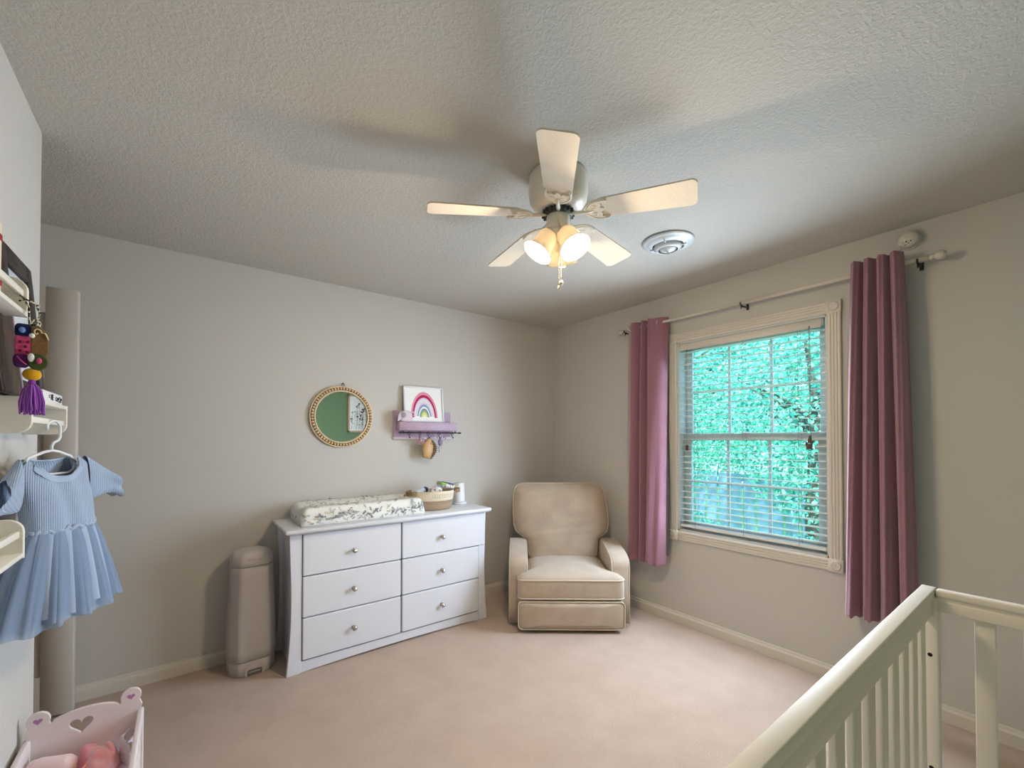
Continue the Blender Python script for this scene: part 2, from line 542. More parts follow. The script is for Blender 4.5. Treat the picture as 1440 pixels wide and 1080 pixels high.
for yy in (WY0 - cw / 2, WY1 + cw / 2):
    for zz in (WZ0 - cw / 2, WZ1 + cw / 2):
        g = G()
        s = cw / 2 + 0.003
        g.box((-0.022, yy - s, zz - s), (0, yy + s, zz + s), 0.002, 1)
        g.lathe([(0.0, 0.0), (0.006, 0.001), (0.009, 0.004), (0.012, 0.001), (0.018, 0.001), (0.022, 0.005), (0.026, 0.0)], 24, None, basis((-0.022, yy, zz), (0, 1, 0), (0, 0, 1), (-1, 0, 0)))
        g.build('rosette', 'trim', win, L)
g = G()       # jamb lining and stool
for lo, hi in (((0, WY0 - 0.001, WZ0), (0.118, WY0 + 0.012, WZ1)), ((0, WY1 - 0.012, WZ0), (0.118, WY1 + 0.001, WZ1)),
               ((0, WY0, WZ1 - 0.012), (0.118, WY1, WZ1 + 0.001)), ((0, WY0, WZ0 - 0.001), (0.118, WY1, WZ0 + 0.012))):
    g.box(lo, hi)
g.build('window_jamb', 'sash', win, L)
def sash(x0, x1, z0, z1, stile, top, bot, name):
    f = G()
    f.box((x0, WY0 + 0.012, z0), (x1, WY0 + 0.012 + stile, z1), 0.003, 1)
    f.box((x0, WY1 - 0.012 - stile, z0), (x1, WY1 - 0.012, z1), 0.003, 1)
    f.box((x0 + 0.0008, WY0 + 0.011 + stile, z1 - top), (x1 - 0.0008, WY1 - 0.011 - stile, z1 - 0.0005))
    f.box((x0 + 0.0008, WY0 + 0.011 + stile, z0 + 0.0005), (x1 - 0.0008, WY1 - 0.011 - stile, z0 + bot))
    o = f.build(name, 'sash', win, L)
    xm = (x0 + x1) / 2
    for t in (1 / 3, 2 / 3):
        y = WY0 + 0.012 + stile + (WY1 - WY0 - 0.024 - 2 * stile) * t
        m_ = G(); m_.box((xm - 0.006, y - 0.009, z0 + bot), (xm + 0.006, y + 0.009, z1 - top)); m_.build('muntin', 'sash', o, L)
    zm = (z0 + bot + z1 - top) / 2
    m_ = G(); m_.box((xm - 0.005, WY0 + 0.012 + stile, zm - 0.009), (xm + 0.005, WY1 - 0.012 - stile, zm + 0.009)); m_.build('muntin', 'sash', o, L)
    p = G(); p.box((xm - 0.002, WY0 + 0.012 + stile, z0 + bot), (xm + 0.002, WY1 - 0.012 - stile, z1 - top)); p.build('window_pane', 'glass', o, L)
sash(0.088, 0.112, 1.345, WZ1 - 0.012, 0.055, 0.045, 0.040, 'upper_sash')
sash(0.062, 0.086, WZ0 + 0.012, 1.392, 0.060, 0.042, 0.055, 'lower_sash')
g = G(); g.box((0.054, -1.84, 1.392), (0.085, -1.78, 1.404), 0.004, 1); g.build('sash_lock', 'sash', win, L)

# blind
bl = thing('window_blind', 'white two inch slat blind hanging open in the window frame', 'blind', (0.02, (WY0 + WY1) / 2, 0.70))
L = T(-0.02, -(WY0 + WY1) / 2, -0.70)
by0, by1 = WY0 + 0.016, WY1 - 0.016
g = G(); g.box((0.004, by0 + 0.016, 2.005), (0.012, by1, 2.057), 0.002, 1); g.build('valance', 'trim', bl, L)
g = G(); g.box((0.013, by0 + 0.01, 2.018), (0.056, by1 - 0.006, 2.056), 0.002, 1); g.build('headrail', 'slat', bl, L)
n_sl = 30
z0s, z1s = 0.758, 1.992
for i in range(n_sl):
    z = z0s + (z1s - z0s) * i / (n_sl - 1)
    g = G()
    tilt = 0.0
    prof = []
    for k in range(7):
        t = -1 + 2 * k / 6
        prof.append((0.030 + 0.0245 * t, z + 0.0022 * (1 - t * t) - tilt * 0.0245 * t))
    prof += [(x, zz - 0.0026) for x, zz in reversed(prof)]
    g.rings([[(x, y, zz) for x, zz in prof] for y in (by0, by1)], None, True, False)
    g.build('slat', 'slat', bl, L)
g = G(); g.box((0.006, by0, 0.712), (0.054, by1, 0.730), 0.004, 2); g.build('bottom_rail', 'slat', bl, L)
for y in (-1.478, -1.815, -2.137):
    g = G()
    for x in (0.0052, 0.0548):
        g.tube([(x, y, 0.72), (x, y, 2.02)], 0.0011, 5)
    for i in range(n_sl):
        z = z0s + (z1s - z0s) * i / (n_sl - 1) - 0.003
        g.tube([(0.0052, y, z), (0.0548, y, z)], 0.0006, 4)
    g.build('ladder_cord', 'cord', bl, L)
g = G(); g.tube([(0.0, -2.198, 2.02), (-0.001, -2.198, 1.40)], 0.0016, 5); g.tube([(0.0, -2.203, 2.02), (-0.001, -2.205, 1.36)], 0.0016, 5); g.build('lift_cord', 'cord', bl, L)
for y, z, a in ((-2.2, 1.355, 0.1), (-2.187, 1.318, -0.35), (-2.205, 1.318, 0.25)):
    g = G(); g.lathe([(0.003, 0.022), (0.007, 0.012), (0.011, -0.016), (0.010, -0.022), (0.0, -0.022)], 12, None, T(-0.003, y, z) @ RX(a)); g.build('cord_tassel', 'tassel', bl, L)
g = G(); g.tube([(0.0, -1.425, 2.01), (-0.001, -1.425, 1.31)], 0.0016, 5); g.build('tilt_cord', 'cord', bl, L)
g = G(); g.box((-0.007, -1.434, 1.272), (0.003, -1.414, 1.312), 0.003, 1); g.build('cord_tassel', 'tassel', bl, L)

# curtain rod
XR = -0.09
rd = thing('curtain_rod', 'slim cream curtain rod with ball ends above the window', 'curtain rod', (XR, -1.84, 2.225))
L = T(-XR, 1.84, -2.225)
g = G(); g.tube([(XR, -0.93, 2.225), (XR, -1.85, 2.225)], 0.0095, 12); g.tube([(XR, -1.85, 2.225), (XR, -2.735, 2.225)], 0.012, 12); g.build('rod', 'rod', rd, L)
for y, s in ((-0.93, 1), (-2.735, -1)):
    g = G(); g.lathe([(0.0, -0.002), (0.012, -0.002), (0.015, 0.004), (0.010, 0.010), (0.010, 0.014), (0.018, 0.020), (0.0225, 0.032), (0.021, 0.043), (0.013, 0.053), (0.0, 0.057)], 20, None, basis((XR, y, 2.225), (1, 0, 0), (0, 0, s), (0, s, 0))); g.build('finial', 'rod', rd, L)
for y in (-0.945, -1.855, -2.69):
    g = G()
    g.box((-0.005, y - 0.008, 2.195), (0, y + 0.008, 2.235), 0.002, 1)
    g.tube([(-0.003, y, 2.212), (XR, y, 2.206)], 0.005, 8)
    g.tube([(XR - 0.015, y, 2.228), (XR - 0.013, y, 2.214), (XR, y, 2.207), (XR + 0.013, y, 2.214), (XR + 0.015, y, 2.228)], 0.004, 6)
    g.tube([(XR, y, 2.21), (XR, y, 2.187)], 0.0035, 6)
    g.build('bracket', 'bronze', rd, L)

def curtain(label, top, bot, zt, zb, grom, lip=0.0, name='curtain'):
    """top / bot: lists of (y, off) with off = distance from the wall; smooth section swept downwards"""
    def dense(pl, k=6):
        out = []
        n = len(pl)
        for i in range(n - 1):
            p0, p1, p2, p3 = pl[max(i - 1, 0)], pl[i], pl[i + 1], pl[min(i + 2, n - 1)]
            for j in range(k):
                t = j / k
                out.append(tuple(0.5 * (2 * b + (c - a) * t + (2 * a - 5 * b + 4 * c - d) * t * t + (3 * b - a - 3 * c + d) * t ** 3) for a, b, c, d in zip(p0, p1, p2, p3)))
        out.append(pl[-1])
        return out
    a, b = dense(top), dense(bot)
    cy = sum(p[0] for p in a) / len(a)
    root = thing(name, label, 'curtain', (XR, cy, zb), 0, 'curtains on the rod')
    L = T(-XR, -cy, -zb)
    NV = 40
    def sec(t, off):
        t2 = t ** 0.8
        pts = [(p[0] + (q[0] - p[0]) * t2, p[1] + (q[1] - p[1]) * t2) for p, q in zip(a, b)]
        out = []
        for i, p in enumerate(pts):
            u, v = pts[max(i - 1, 0)], pts[min(i + 1, len(pts) - 1)]
            d = Vector((v[0] - u[0], v[1] - u[1])); d.normalize()
            z = zt + (zb - zt) * t
            wob = 0.004 * math.sin(i * 0.35 + t * 5)
            out.append((-(p[1] + wob + d.x * off), p[0] - d.y * off, z + (0.006 * math.sin(i * 0.4) if t > 0.99 else 0)))
        return out
    def sheet(off, zlo=1.0, flip=False):
        return [sec(zlo * j / NV, off) for j in range(NV + 1)]
    g = G(); g.rings(sheet(0.0), None, False, True, False); g.build('fabric', 'curtain', root, L)
    def lsec(t):
        o_ = sec(t, 0.004)
        e, k = o_[-1], 0.022 * lip * sstep((t - 0.35) / 0.4)
        return o_ + [(e[0] + 0.2 * k, e[1] - k, e[2])]
    g = G(); g.rings([lsec(0.02 + 0.94 * j / NV) for j in range(NV + 1)], None, False, True, False); g.build('lining', 'lining', root, L)['label'] = 'dark grey lining on the wall side'
    g = G(); g.rings([sec(0.965 + 0.034 * j / 4, -0.0015) for j in range(5)], None, False, True, False); g.build('hem', 'curtain', root, L)
    for y, off, ang in grom:
        g = G()
        g.tube([(0.021 * math.cos(q), 0.021 * math.sin(q), 0) for q in [2 * PI * k / 24 for k in range(24)]], 0.0045, 8, None, True, T(-off, y, 2.225) @ RZ(ang) @ RY(PI / 2))
        g.build('grommet', 'chrome', root, L)
    return root
curtain('mauve curtain left of the window, beside the recliner, dark lining showing at its edge',
        [(-0.955, 0.055), (-1.01, 0.11), (-1.055, 0.145), (-1.095, 0.10), (-1.10, 0.055), (-1.115, 0.08), (-1.135, 0.145), (-1.155, 0.10), (-1.162, 0.06), (-1.178, 0.10), (-1.195, 0.14), (-1.21, 0.13), (-1.26, 0.11), (-1.30, 0.085), (-1.315, 0.06)],
        [(-0.94, 0.07), (-0.985, 0.12), (-1.03, 0.16), (-1.07, 0.11), (-1.08, 0.06), (-1.095, 0.09), (-1.115, 0.16), (-1.14, 0.11), (-1.15, 0.07), (-1.165, 0.11), (-1.185, 0.165), (-1.205, 0.172), (-1.235, 0.158), (-1.268, 0.142), (-1.302, 0.085)],
        2.262, 0.425, [(-1.03, 0.125, R(40)), (-1.262, 0.097, R(62))], 1.0)
def waves(y0, y1, n, lo, hi, ph=0.0):
    out = []
    m_ = n * 8
    for k in range(m_ + 1):
        t = k / m_
        out.append((y0 + (y1 - y0) * t, lo + (hi - lo) * abs(math.sin(PI * n * t + ph)) ** 0.75))
    return out
curtain('mauve curtain right of the window, hanging behind the crib corner in four deep folds',
        waves(-2.435, -2.645, 4, 0.108, 0.172, 0.15), waves(-2.39, -2.685, 4, 0.085, 0.175, 0.1), 2.275, 0.435, [])

# small white wall device above the right curtain
dv = thing('baby_monitor_camera', 'small round white camera with dark dots fixed high above the right curtain', 'baby monitor', (0, -2.648, 2.358))
g = G(); g.lathe([(0.0, 0.0), (0.045, 0.0), (0.046, 0.008), (0.036, 0.012), (0.0, 0.012)], 24, None, RY(-PI / 2)); g.build('base', 'trim', dv)
g = G(); g.lathe([(0.020, 0.010), (0.034, 0.016), (0.041, 0.030), (0.040, 0.046), (0.030, 0.060), (0.012, 0.067), (0.0, 0.068)], 24, None, RY(-PI / 2)); g.build('housing', 'trim', dv)
g = G()
for a, b in ((0.1, -0.45), (0.5, -0.6), (-0.35, -0.5), (-0.1, -0.75), (0.8, -0.35), (0.3, -0.95)):
    v = Vector((-1.0, a, b)).normalized()
    g.sph((v.x * 0.034 - 0.030, v.y * 0.0405, v.z * 0.0405), 0.0055, None, 8)
g.build('sensor_dots', 'black', dv)
g = G(); g.sph((-0.03, 0.043, 0.024), 0.007, None, 8); g.build('button', 'trim', dv)
g = G(); g.tube([(-0.02, 0.036, -0.015), (-0.016, 0.04, -0.05), (-0.006, 0.035, -0.1), (-0.004, 0.02, -0.5), (-0.004, 0.02, -1.6)], 0.002, 6); g.build('cable', 'trim', dv)

# ------------------------------------------------------------------ ceiling fan
FX, FY = -1.70, -1.862
fan = thing('ceiling_fan', 'white five blade ceiling fan with three lit bell lamps, seen whole against the ceiling', 'ceiling fan', (FX, FY, H))
g = G(); g.lathe([(0.116, -0.001), (0.119, -0.006), (0.121, -0.03), (0.122, -0.075), (0.117, -0.105), (0.102, -0.130), (0.082, -0.143), (0.06, -0.147), (0.0, -0.147)], 48); g.build('motor_housing', 'fan', fan)
g = G(); g.lathe([(0.0, -0.146), (0.056, -0.146), (0.062, -0.158), (0.058, -0.168), (0.0, -0.168)], 36)
for k in range(20):
    a = 2 * PI * k / 20
    g.box((0.048, -0.004, -0.166), (0.068, 0.004, -0.150), 0.001, 1, None, RZ(a))
g.build('flywheel', 'fandark', fan)
g = G(); g.lathe([(0.0, -0.166), (0.046, -0.166), (0.048, -0.172), (0.048, -0.222), (0.044, -0.229), (0.048, -0.233), (0.046, -0.244), (0.034, -0.262), (0.022, -0.276), (0.012, -0.292), (0.015, -0.300), (0.010, -0.312), (0.0, -0.314)], 36); g.build('switch_housing', 'fan', fan)
def blade(k):
    a = R(10.47) + k * R(72)
    BM = RZ(a) @ T(0, 0, -0.160)
    P = BM @ T(0.09, 0, -0.004) @ RY(R(3.0)) @ RX(R(-11.5)) @ T(-0.09, 0, 0)
    # rounded tapered plank
    out = []
    r0, r1, w0, w1 = 0.165, 0.530, 0.052, 0.066
    cr = 0.024
    out += [(r0 + 0.012, -w0), ]
    out += [(r1 - cr + cr * math.sin(t), -w1 + cr - cr * math.cos(t)) for t in [i * PI / 2 / 6 for i in range(7)]]
    out += [(r1 - cr + cr * math.cos(t), w1 - cr + cr * math.sin(t)) for t in [i * PI / 2 / 6 for i in range(7)]]
    out += [(r0 + 0.012, w0), (r0, w0 - 0.014), (r0, -w0 + 0.014)]
    g = G(); g.curve([out], 0.005, None, P, 0.0005)
    b = g.build('blade', 'blade', fan)
    # cast iron bracket: stem plus scrolled spade on the underside
    g = G()
    g.tube([BM @ Vector((0.05, 0, 0.0)), BM @ Vector((0.085, 0, -0.010)), P @ Vector((0.12, 0, -0.008)), P @ Vector((0.15, 0, -0.006))], [0.010, 0.008, 0.008, 0.007], 8)
    up = [(0.112, 0.010), (0.122, 0.030), (0.142, 0.046), (0.166, 0.053), (0.196, 0.051), (0.206, 0.045), (0.198, 0.041), (0.184, 0.042), (0.176, 0.034), (0.182, 0.022), (0.174, 0.012), (0.190, 0.004)]
    g.curve([[(x, -y) for x, y in up] + [(x, y) for x, y in reversed(up)]], 0.006, None, P @ T(0, 0, -0.006), 0.001)
    for s in (1, -1):
        g.tube([P @ Vector((x, s * y, -0.010)) for x, y in ((0.205, 0.046), (0.19, 0.049), (0.165, 0.048), (0.145, 0.040), (0.128, 0.022), (0.116, 0.004))], 0.0028, 6)
        g.tube([P @ Vector((x, s * y, -0.010)) for x, y in ((0.150, 0.030), (0.163, 0.026), (0.160, 0.014), (0.14, 0.008))], 0.002, 6)
    for x, y in ((0.15, 0.0), (0.185, 0.045), (0.185, -0.045)):
        g.sph((0, 0, 0), (0.004, 0.004, 0.002), None, 8, P @ T(x, y, -0.0105))
    g.build('blade_iron', 'fan', b)
for k in range(5): blade(k)
for az in (35.0, 155.0, -85.0):
    S = RZ(R(az)) @ T(0.032, 0, -0.240) @ RY(R(180 - 34))
    g = G(); g.lathe([(0.012, -0.035), (0.012, -0.01), (0.024, -0.006), (0.026, 0.012), (0.0, 0.013)], 20, None, S); arm = g.build('lamp_holder', 'fan', fan)
    g = G()
    prof = [(0.026, 0.004), (0.034, 0.008), (0.039, 0.020), (0.041, 0.045), (0.044, 0.068), (0.051, 0.086), (0.062, 0.100), (0.065, 0.104)]
    rs = []
    nn = 72
    for r, z in prof + [(r - 0.003, z) for r, z in reversed(prof)]:
        rs.append([((r + 0.0010 * math.cos(36 * 2 * PI * q / nn)) * math.cos(2 * PI * q / nn), (r + 0.0010 * math.cos(36 * 2 * PI * q / nn)) * math.sin(2 * PI * q / nn), z) for q in range(nn)])
    g.rings(rs, None, False, True, True, S)
    sh = g.build('lamp_shade', 'shade', fan)
    g = G(); g.sph((0, 0, 0.090), (0.028, 0.028, 0.030), None, 20, S); g.lathe([(0.013, 0.014), (0.014, 0.05), (0.022, 0.073)], 16, None, S, cap=False); g.build('bulb', 'bulb', sh)
for dx, dy, zt, zb, r in ((-0.032, -0.026, -0.19, -0.475, 0.006), (-0.024, -0.030, -0.20, -0.455, 0.010)):
    g = G()
    g.tube([(dx * 1.1, dy * 1.1, zt), (dx, dy - 0.012, zt - 0.03), (dx, dy - 0.012, zb)], 0.0012, 5)
    for i in range(24):
        g.sph((dx, dy - 0.012, zt - 0.03 + (zb - zt + 0.03) * i / 23), 0.0019, None, 6)
    c = g.build('pull_chain', 'brass', fan)
    g = G(); g.lathe([(0.0, 0.006), (r * 0.6, 0.004), (r, -0.004), (r * 0.8, -0.012), (0.0, -0.014)], 14, None, T(dx, dy - 0.012, zb)); g.build('pull', 'brass', c)

# round ceiling diffuser
vt = thing('ceiling_vent', 'round white metal air vent on the ceiling right of the fan', 'vent', (-0.812, -1.797, H))
g = G(); g.lathe([(0.090, -0.001), (0.130, -0.001), (0.136, -0.004), (0.134, -0.009), (0.120, -0.012), (0.106, -0.017), (0.086, -0.030), (0.083, -0.027), (0.100, -0.012), (0.090, -0.001)], 48, None, None, True, False); g.build('outer_ring', 'vent', vt)
g = G(); g.lathe([(0.0, -0.002), (0.088, -0.002), (0.088, -0.004), (0.0, -0.004)], 36); g.build('duct_shade', 'dark', vt)  # solid disc, the shade up the duct is its colour
g = G(); g.lathe([(0.066, -0.014), (0.072, -0.024), (0.070, -0.036), (0.054, -0.048), (0.051, -0.046), (0.064, -0.034), (0.062, -0.016), (0.066, -0.014)], 40, None, None, True, False); g.build('middle_ring', 'vent', vt)
g = G(); g.lathe([(0.0, -0.026), (0.030, -0.028), (0.044, -0.040), (0.040, -0.046), (0.016, -0.056), (0.0, -0.058)], 36)
for k in range(4):
    g.box((0.034, -0.003, -0.034), (0.095, 0.003, -0.022), 0, 1, None, RZ(k * PI / 2 + 0.4))
g.build('centre_cone', 'vent', vt)
g = G(); g.lathe([(0.0, -0.056), (0.004, -0.058), (0.004, -0.068), (0.007, -0.070), (0.006, -0.077), (0.0, -0.078)], 12); g.build('adjuster_knob', 'vent', vt)

# ------------------------------------------------------------------ dresser
DX0, DX1, DY = -2.432, -1.086, -0.41
dr = thing('dresser', 'white six drawer dresser with round metal knobs against the back wall', 'dresser', ((DX0 + DX1) / 2, -0.21, 0))
L = T(-(DX0 + DX1) / 2, 0.21, 0)
TZ0, TZ1 = 0.806, 0.838
g = G()
g.box((DX0 - 0.028, -0.462, TZ0 + 0.008), (DX1 + 0.022, -0.004, TZ1), 0.007, 3)
g.box((DX0 - 0.014, -0.446, TZ0), (DX1 + 0.010, -0.004, TZ0 + 0.010), 0.003, 1)
g.build('top', 'dresser', dr, L)
def stile(s):
    """flared front post; s=-1 left, +1 right; outer edge curves in then out"""
    xo = DX0 if s < 0 else DX1
    outer = []
    for k in range(17):
        z = TZ0 * k / 16
        t = z / TZ0
        inn = 0.017 * math.sin(PI * min(1, t ** 0.85)) ** 1.2 - 0.012 * (1 - t)
        outer.append((xo - s * inn, z))
    xi = xo - s * 0.066
    inner = [(xi, TZ0), (xi, 0.06), (xi, 0.012), (xi - s * -0.004, 0.0)]
    pts = outer + inner
    g = G(); g.prism(pts, DY - 0.004, DY + 0.026, None, 0.002, 1)
    g.build('corner_post', 'dresser', dr, L)
    g = G()
    g.rings([[(xo - s * 0.030, -0.384, z), (xo - s * 0.030, -0.006, z), (xo - s * 0.048, -0.006, z), (xo - s * 0.048, -0.384, z)] for z in (0.0, TZ0)], None, True, False)
    # rear leg flare
    g.prism([(p[0], p[1]) for p in pts], -0.034, -0.006, None, 0.002, 1)
    g.build('side_panel', 'dresser', dr, L)
stile(-1); stile(1)
xl, xr = DX0 + 0.066, DX1 - 0.066
g = G(); g.box((DX0 + 0.05, DY + 0.020, 0.03), (DX1 - 0.05, -0.008, TZ0)); g.build('carcass', 'gapshade', dr, L)
ap = [(xl, 0.066), (xl, 0.0)] + [(xl + (xr - xl) * t, 0.014 * math.sin(PI * t) ** 0.6) for t in [k / 20 for k in range(1, 20)]] + [(xr, 0.0), (xr, 0.066)]
g = G(); g.prism(ap, DY + 0.002, DY + 0.02, None, 0.001, 1); g.build('apron', 'dresser', dr, L)
xm = -1.760
rows = [(0.075, 0.313), (0.319, 0.553), (0.559, 0.800)]
for (a, b) in rows:
    for (x0, x1) in ((xl + 0.004, xm - 0.005), (xm + 0.005, (xr - 0.004) if b < 0.7 else DX1 - 0.010)):
        g = G(); g.box((x0, DY - 0.012, a), (x1, DY + 0.012, b), 0.006, 3, smooth=False)
        d = g.build('drawer', 'dresser', dr, L)
        cx_ = -2.073 if x0 < xm else -1.464
        cz_ = {0.075: 0.194, 0.319: 0.434, 0.559: 0.669}[a]
        g = G(); g.lathe([(0.0, 0.0), (0.012, 0.0), (0.012, 0.003), (0.006, 0.006), (0.0055, 0.013), (0.010, 0.018), (0.0155, 0.023), (0.0155, 0.028), (0.010, 0.033), (0.0, 0.034)], 24, None, basis((cx_, DY - 0.012, cz_), (1, 0, 0), (0, 0, 1), (0, -1, 0)))
        g.build('knob', 'knob', d, L)

# changing pad with printed leaf cover
PX0, PX1, PY0, PY1, PZ = -2.368, -1.584, -0.408, -0.035, TZ1 + 0.0005
pad = thing('changing_pad', 'contoured changing pad in a white cover printed with grey leaf sprigs', 'changing pad', ((PX0 + PX1) / 2, (PY0 + PY1) / 2, PZ))
hy = (PY1 - PY0) / 2
def padprof(n=56):
    """closed section in (y, z), y from -hy.. hy"""
    pts = []
    top = []
    for k in range(29):
        t = -1 + 2 * k / 28
        y = t * (hy - 0.004)
        edge = 1 - max(0, (abs(t) - 0.86) / 0.14) ** 2.4
        valley = 0.108 - 0.020 * (0.5 + 0.5 * math.cos(PI * min(1, abs(t) / 0.62)))
        top.append((y, 0.055 + (valley - 0.055) * max(edge, 0)))
    side_r = [(hy, 0.040), (hy, 0.015), (hy - 0.008, 0.0)]
    side_l = [(-hy + 0.008, 0.0), (-hy, 0.015), (-hy, 0.040)]
    return top + side_r + side_l
PP = padprof()
hx = (PX1 - PX0) / 2
def padring(t):
    x = -hx + 2 * hx * t
    e = min(t, 1 - t) * 2 * hx
    k = 1 - max(0, 1 - e / 0.035) ** 2.2
    sy = 1 - 0.06 * (1 - k); sz = 0.52 + 0.48 * k
    return [(x, y * sy, z * sz + (0 if z > 0.02 else 0)) for y, z in PP]
g = G()
ts = [0, 0.006, 0.014, 0.024, 0.036, 0.05] + [0.05 + 0.9 * k / 24 for k in range(1, 24)] + [0.95, 0.964, 0.976, 0.986, 0.994, 1]
g.rings([padring(t) for t in ts], 'padcover')
rr = random.Random(3)
def leafquad(tb, o, ax, ay, l, w):
    o, ax, ay = Vector(o), Vector(ax), Vector(ay)
    v = [tb.verts.new(o), tb.verts.new(o + ax * l * 0.45 + ay * w), tb.verts.new(o + ax * l), tb.verts.new(o + ax * l * 0.45 - ay * w)]
    tb.faces.new(v)
def sprig_on(P0, U, V, N, size, mk):
    if P0.z < 0.03: size *= 0.6
    tb = bmesh.new()
    a = rr.uniform(0, 2 * PI)
    d = U * math.cos(a) + V * math.sin(a)
    q = N.cross(d)
    o = P0 + N * 0.0012
    v = [tb.verts.new(o - q * 0.0007), tb.verts.new(o + q * 0.0007), tb.verts.new(o + d * size + q * 0.0004), tb.verts.new(o + d * size - q * 0.0004)]
    tb.faces.new(v)
    nl = rr.randint(3, 5)
    for i in range(nl):
        t = (i + 0.6) / nl
        for s in (1, -1):
            aa = s * rr.uniform(0.55, 0.95)
            dd = d * math.cos(aa) + q * math.sin(aa)
            leafquad(tb, o + d * size * t + N * 0.0002, dd, N.cross(dd), size * rr.uniform(0.28, 0.40), size * 0.065)
    leafquad(tb, o + d * size, d, q, size * 0.3, size * 0.06)
    if min(v.co.z for v in tb.verts) < 0.003:
        tb.free(); return
    g.absorb(tb, None, mk, False)
for i in range(400):
    t = rr.uniform(0.02, 0.98)
    if rr.random() < 0.62:      # top
        k = rr.randint(1, 26)
    else:                       # front face (the last points) and front top
        k = -1
    x = -hx + 2 * hx * t
    if k >= 0:
        f = rr.random()
        (y0, z0), (y1, z1) = PP[k], PP[k + 1]
        y, z = y0 + (y1 - y0) * f, z0 + (z1 - z0) * f
        V_ = Vector((0, y1 - y0, z1 - z0)).normalized()
        U_ = Vector((1, 0, 0))
        if min(t, 1 - t) < 0.06: continue
        P0 = Vector((x, y, z))
    else:
        z = rr.uniform(0.012, 0.07); V_ = Vector((0, 0, 1)); U_ = Vector((1, 0, 0))
        y = -hy - 0.0003
        if z > 0.045: y = -hy + 0.0
        P0 = Vector((x, y, z))
    N_ = U_.cross(V_)
    if N_.z < 0 and k >= 0: N_ = -N_
    if k < 0: N_ = Vector((0, -1, 0))
    sprig_on(P0, U_, V_, N_, rr.uniform(0.020, 0.034), rr.choice(['leafd', 'leafd', 'leafm', 'leafm', 'leaft']))
# short left end
for i in range(26):
    y = rr.uniform(-hy + 0.03, hy - 0.03); z = rr.uniform(0.012, 0.05)
    sprig_on(Vector((-hx - 0.0008, y, z)), Vector((0, 1, 0)), Vector((0, 0, 1)), Vector((-1, 0, 0)), rr.uniform(0.018, 0.028), rr.choice(['leafd', 'leafm', 'leaft']))
g.build('cover', None, pad)

# rope basket and its contents
BX, BY, BZ = -1.437, -0.245, TZ1 + 0.0006
bk = thing('rope_basket', 'oval two tone rope basket with brown side handles on the dresser', 'basket', (BX, BY, BZ), R(-4))
def oval(a, b, z, n=40): return [(a * math.cos(2 * PI * k / n), b * math.sin(2 * PI * k / n), z) for k in range(n)]
g = G(); g.rings([oval(0.118, 0.088, 0.0), oval(0.132, 0.100, 0.006), oval(0.141, 0.108, 0.03), oval(0.146, 0.112, 0.072), oval(0.140, 0.106, 0.072), oval(0.134, 0.100, 0.03), oval(0.12, 0.09, 0.008)]); g.build('lower_basket', 'rope', bk)
g = G(); g.rings([oval(0.147, 0.113, 0.070), oval(0.152, 0.118, 0.10), oval(0.155, 0.120, 0.134), oval(0.152, 0.117, 0.139), oval(0.147, 0.112, 0.134), oval(0.141, 0.107, 0.07)], None, False); b = g.build('upper_band', 'ropec', bk)
g = G()
for i in range(15):          # chevron stitching on the front
    a = R(-90 - 46 + 92 * i / 14)
    for s in (1, -1):
        p = [Vector((0.1545 * math.cos(a + s0), 0.1205 * math.sin(a + s0), 0.107 + dz)) for s0, dz in ((0.05, 0.0), (-0.03, s * 0.016))]
        g.tube(p, 0.0018, 5)
g.build('chevron_stitching', 'padcover', b)
for s in (-1, 1):
    g = G()
    pts = [Vector((s * (0.150 + 0.055 * math.sin(PI * k / 12)), 0.06 * math.cos(PI * k / 12) * 1.0, 0.128 + (-0.004 if s < 0 else 0.002) * math.sin(PI * k / 12))) for k in range(13)]
    rs = []
    for p in pts:
        rs.append([p + Vector((0, 0, 0.014)), p + Vector((s * 0.005, 0, 0.014)), p + Vector((s * 0.005, 0, -0.014)), p + Vector((0, 0, -0.014))])
    g.rings(rs, None, True, False); g.build('handle', 'handle', bk)
def at_bk(x, y, z): return (BX + x, BY + y, BZ + z)
o = thing('baby_bottle', 'pale blue and navy capped bottle lying at the left of the rope basket', 'bottle', at_bk(-0.085, 0.028, 0.132), 0.2)
g = G(); g.lathe([(0.0, -0.05), (0.020, -0.05), (0.023, -0.044), (0.023, 0.02), (0.020, 0.026)], 18, None, RY(R(75))); g.build('body', 'paleblue', o)
g = G(); g.lathe([(0.0, 0.056), (0.014, 0.055), (0.021, 0.046), (0.022, 0.026), (0.0, 0.025)], 18, None, RY(R(75))); g.build('cap', 'navy', o)
g = G()
rr2 = random.Random(5)
def crumple(sx, sy, sz, seed, n=18, amp=0.25):
    q = random.Random(seed)
    ph = [q.uniform(0, 6.28) for _ in range(8)]
    rs = []
    for j in range(n + 1):
        t = PI * j / n
        r = []
        for k in range(28):
            a = 2 * PI * k / 28
            f = 1 + amp * (0.5 * math.sin(3 * a + ph[0] + 2 * t) + 0.35 * math.sin(5 * a + ph[1] - 3 * t) + 0.3 * math.sin(7 * t + ph[2] + 2 * a) + 0.2 * math.sin(9 * a + ph[3]))
            s_ = math.sin(t) + 0.001
            r.append((sx * s_ * math.cos(a) * f, sy * s_ * math.sin(a) * f, sz * math.cos(t) * (1 + 0.4 * (f - 1))))
        rs.append(r)
    return rs
g.rings(crumple(0.042, 0.048, 0.036, 4)); o = g.build('muslin_cloth', 'cloth'); o.location = at_bk(0.000, -0.035, 0.130); tag(o, 'crumpled white cloth with grey print stuffed in the rope basket', 'cloth')
o = thing('wipes_pack', 'green and white wipes pack leaning out of the rope basket', 'wipes pack', at_bk(0.098, 0.000, 0.170), R(-8))
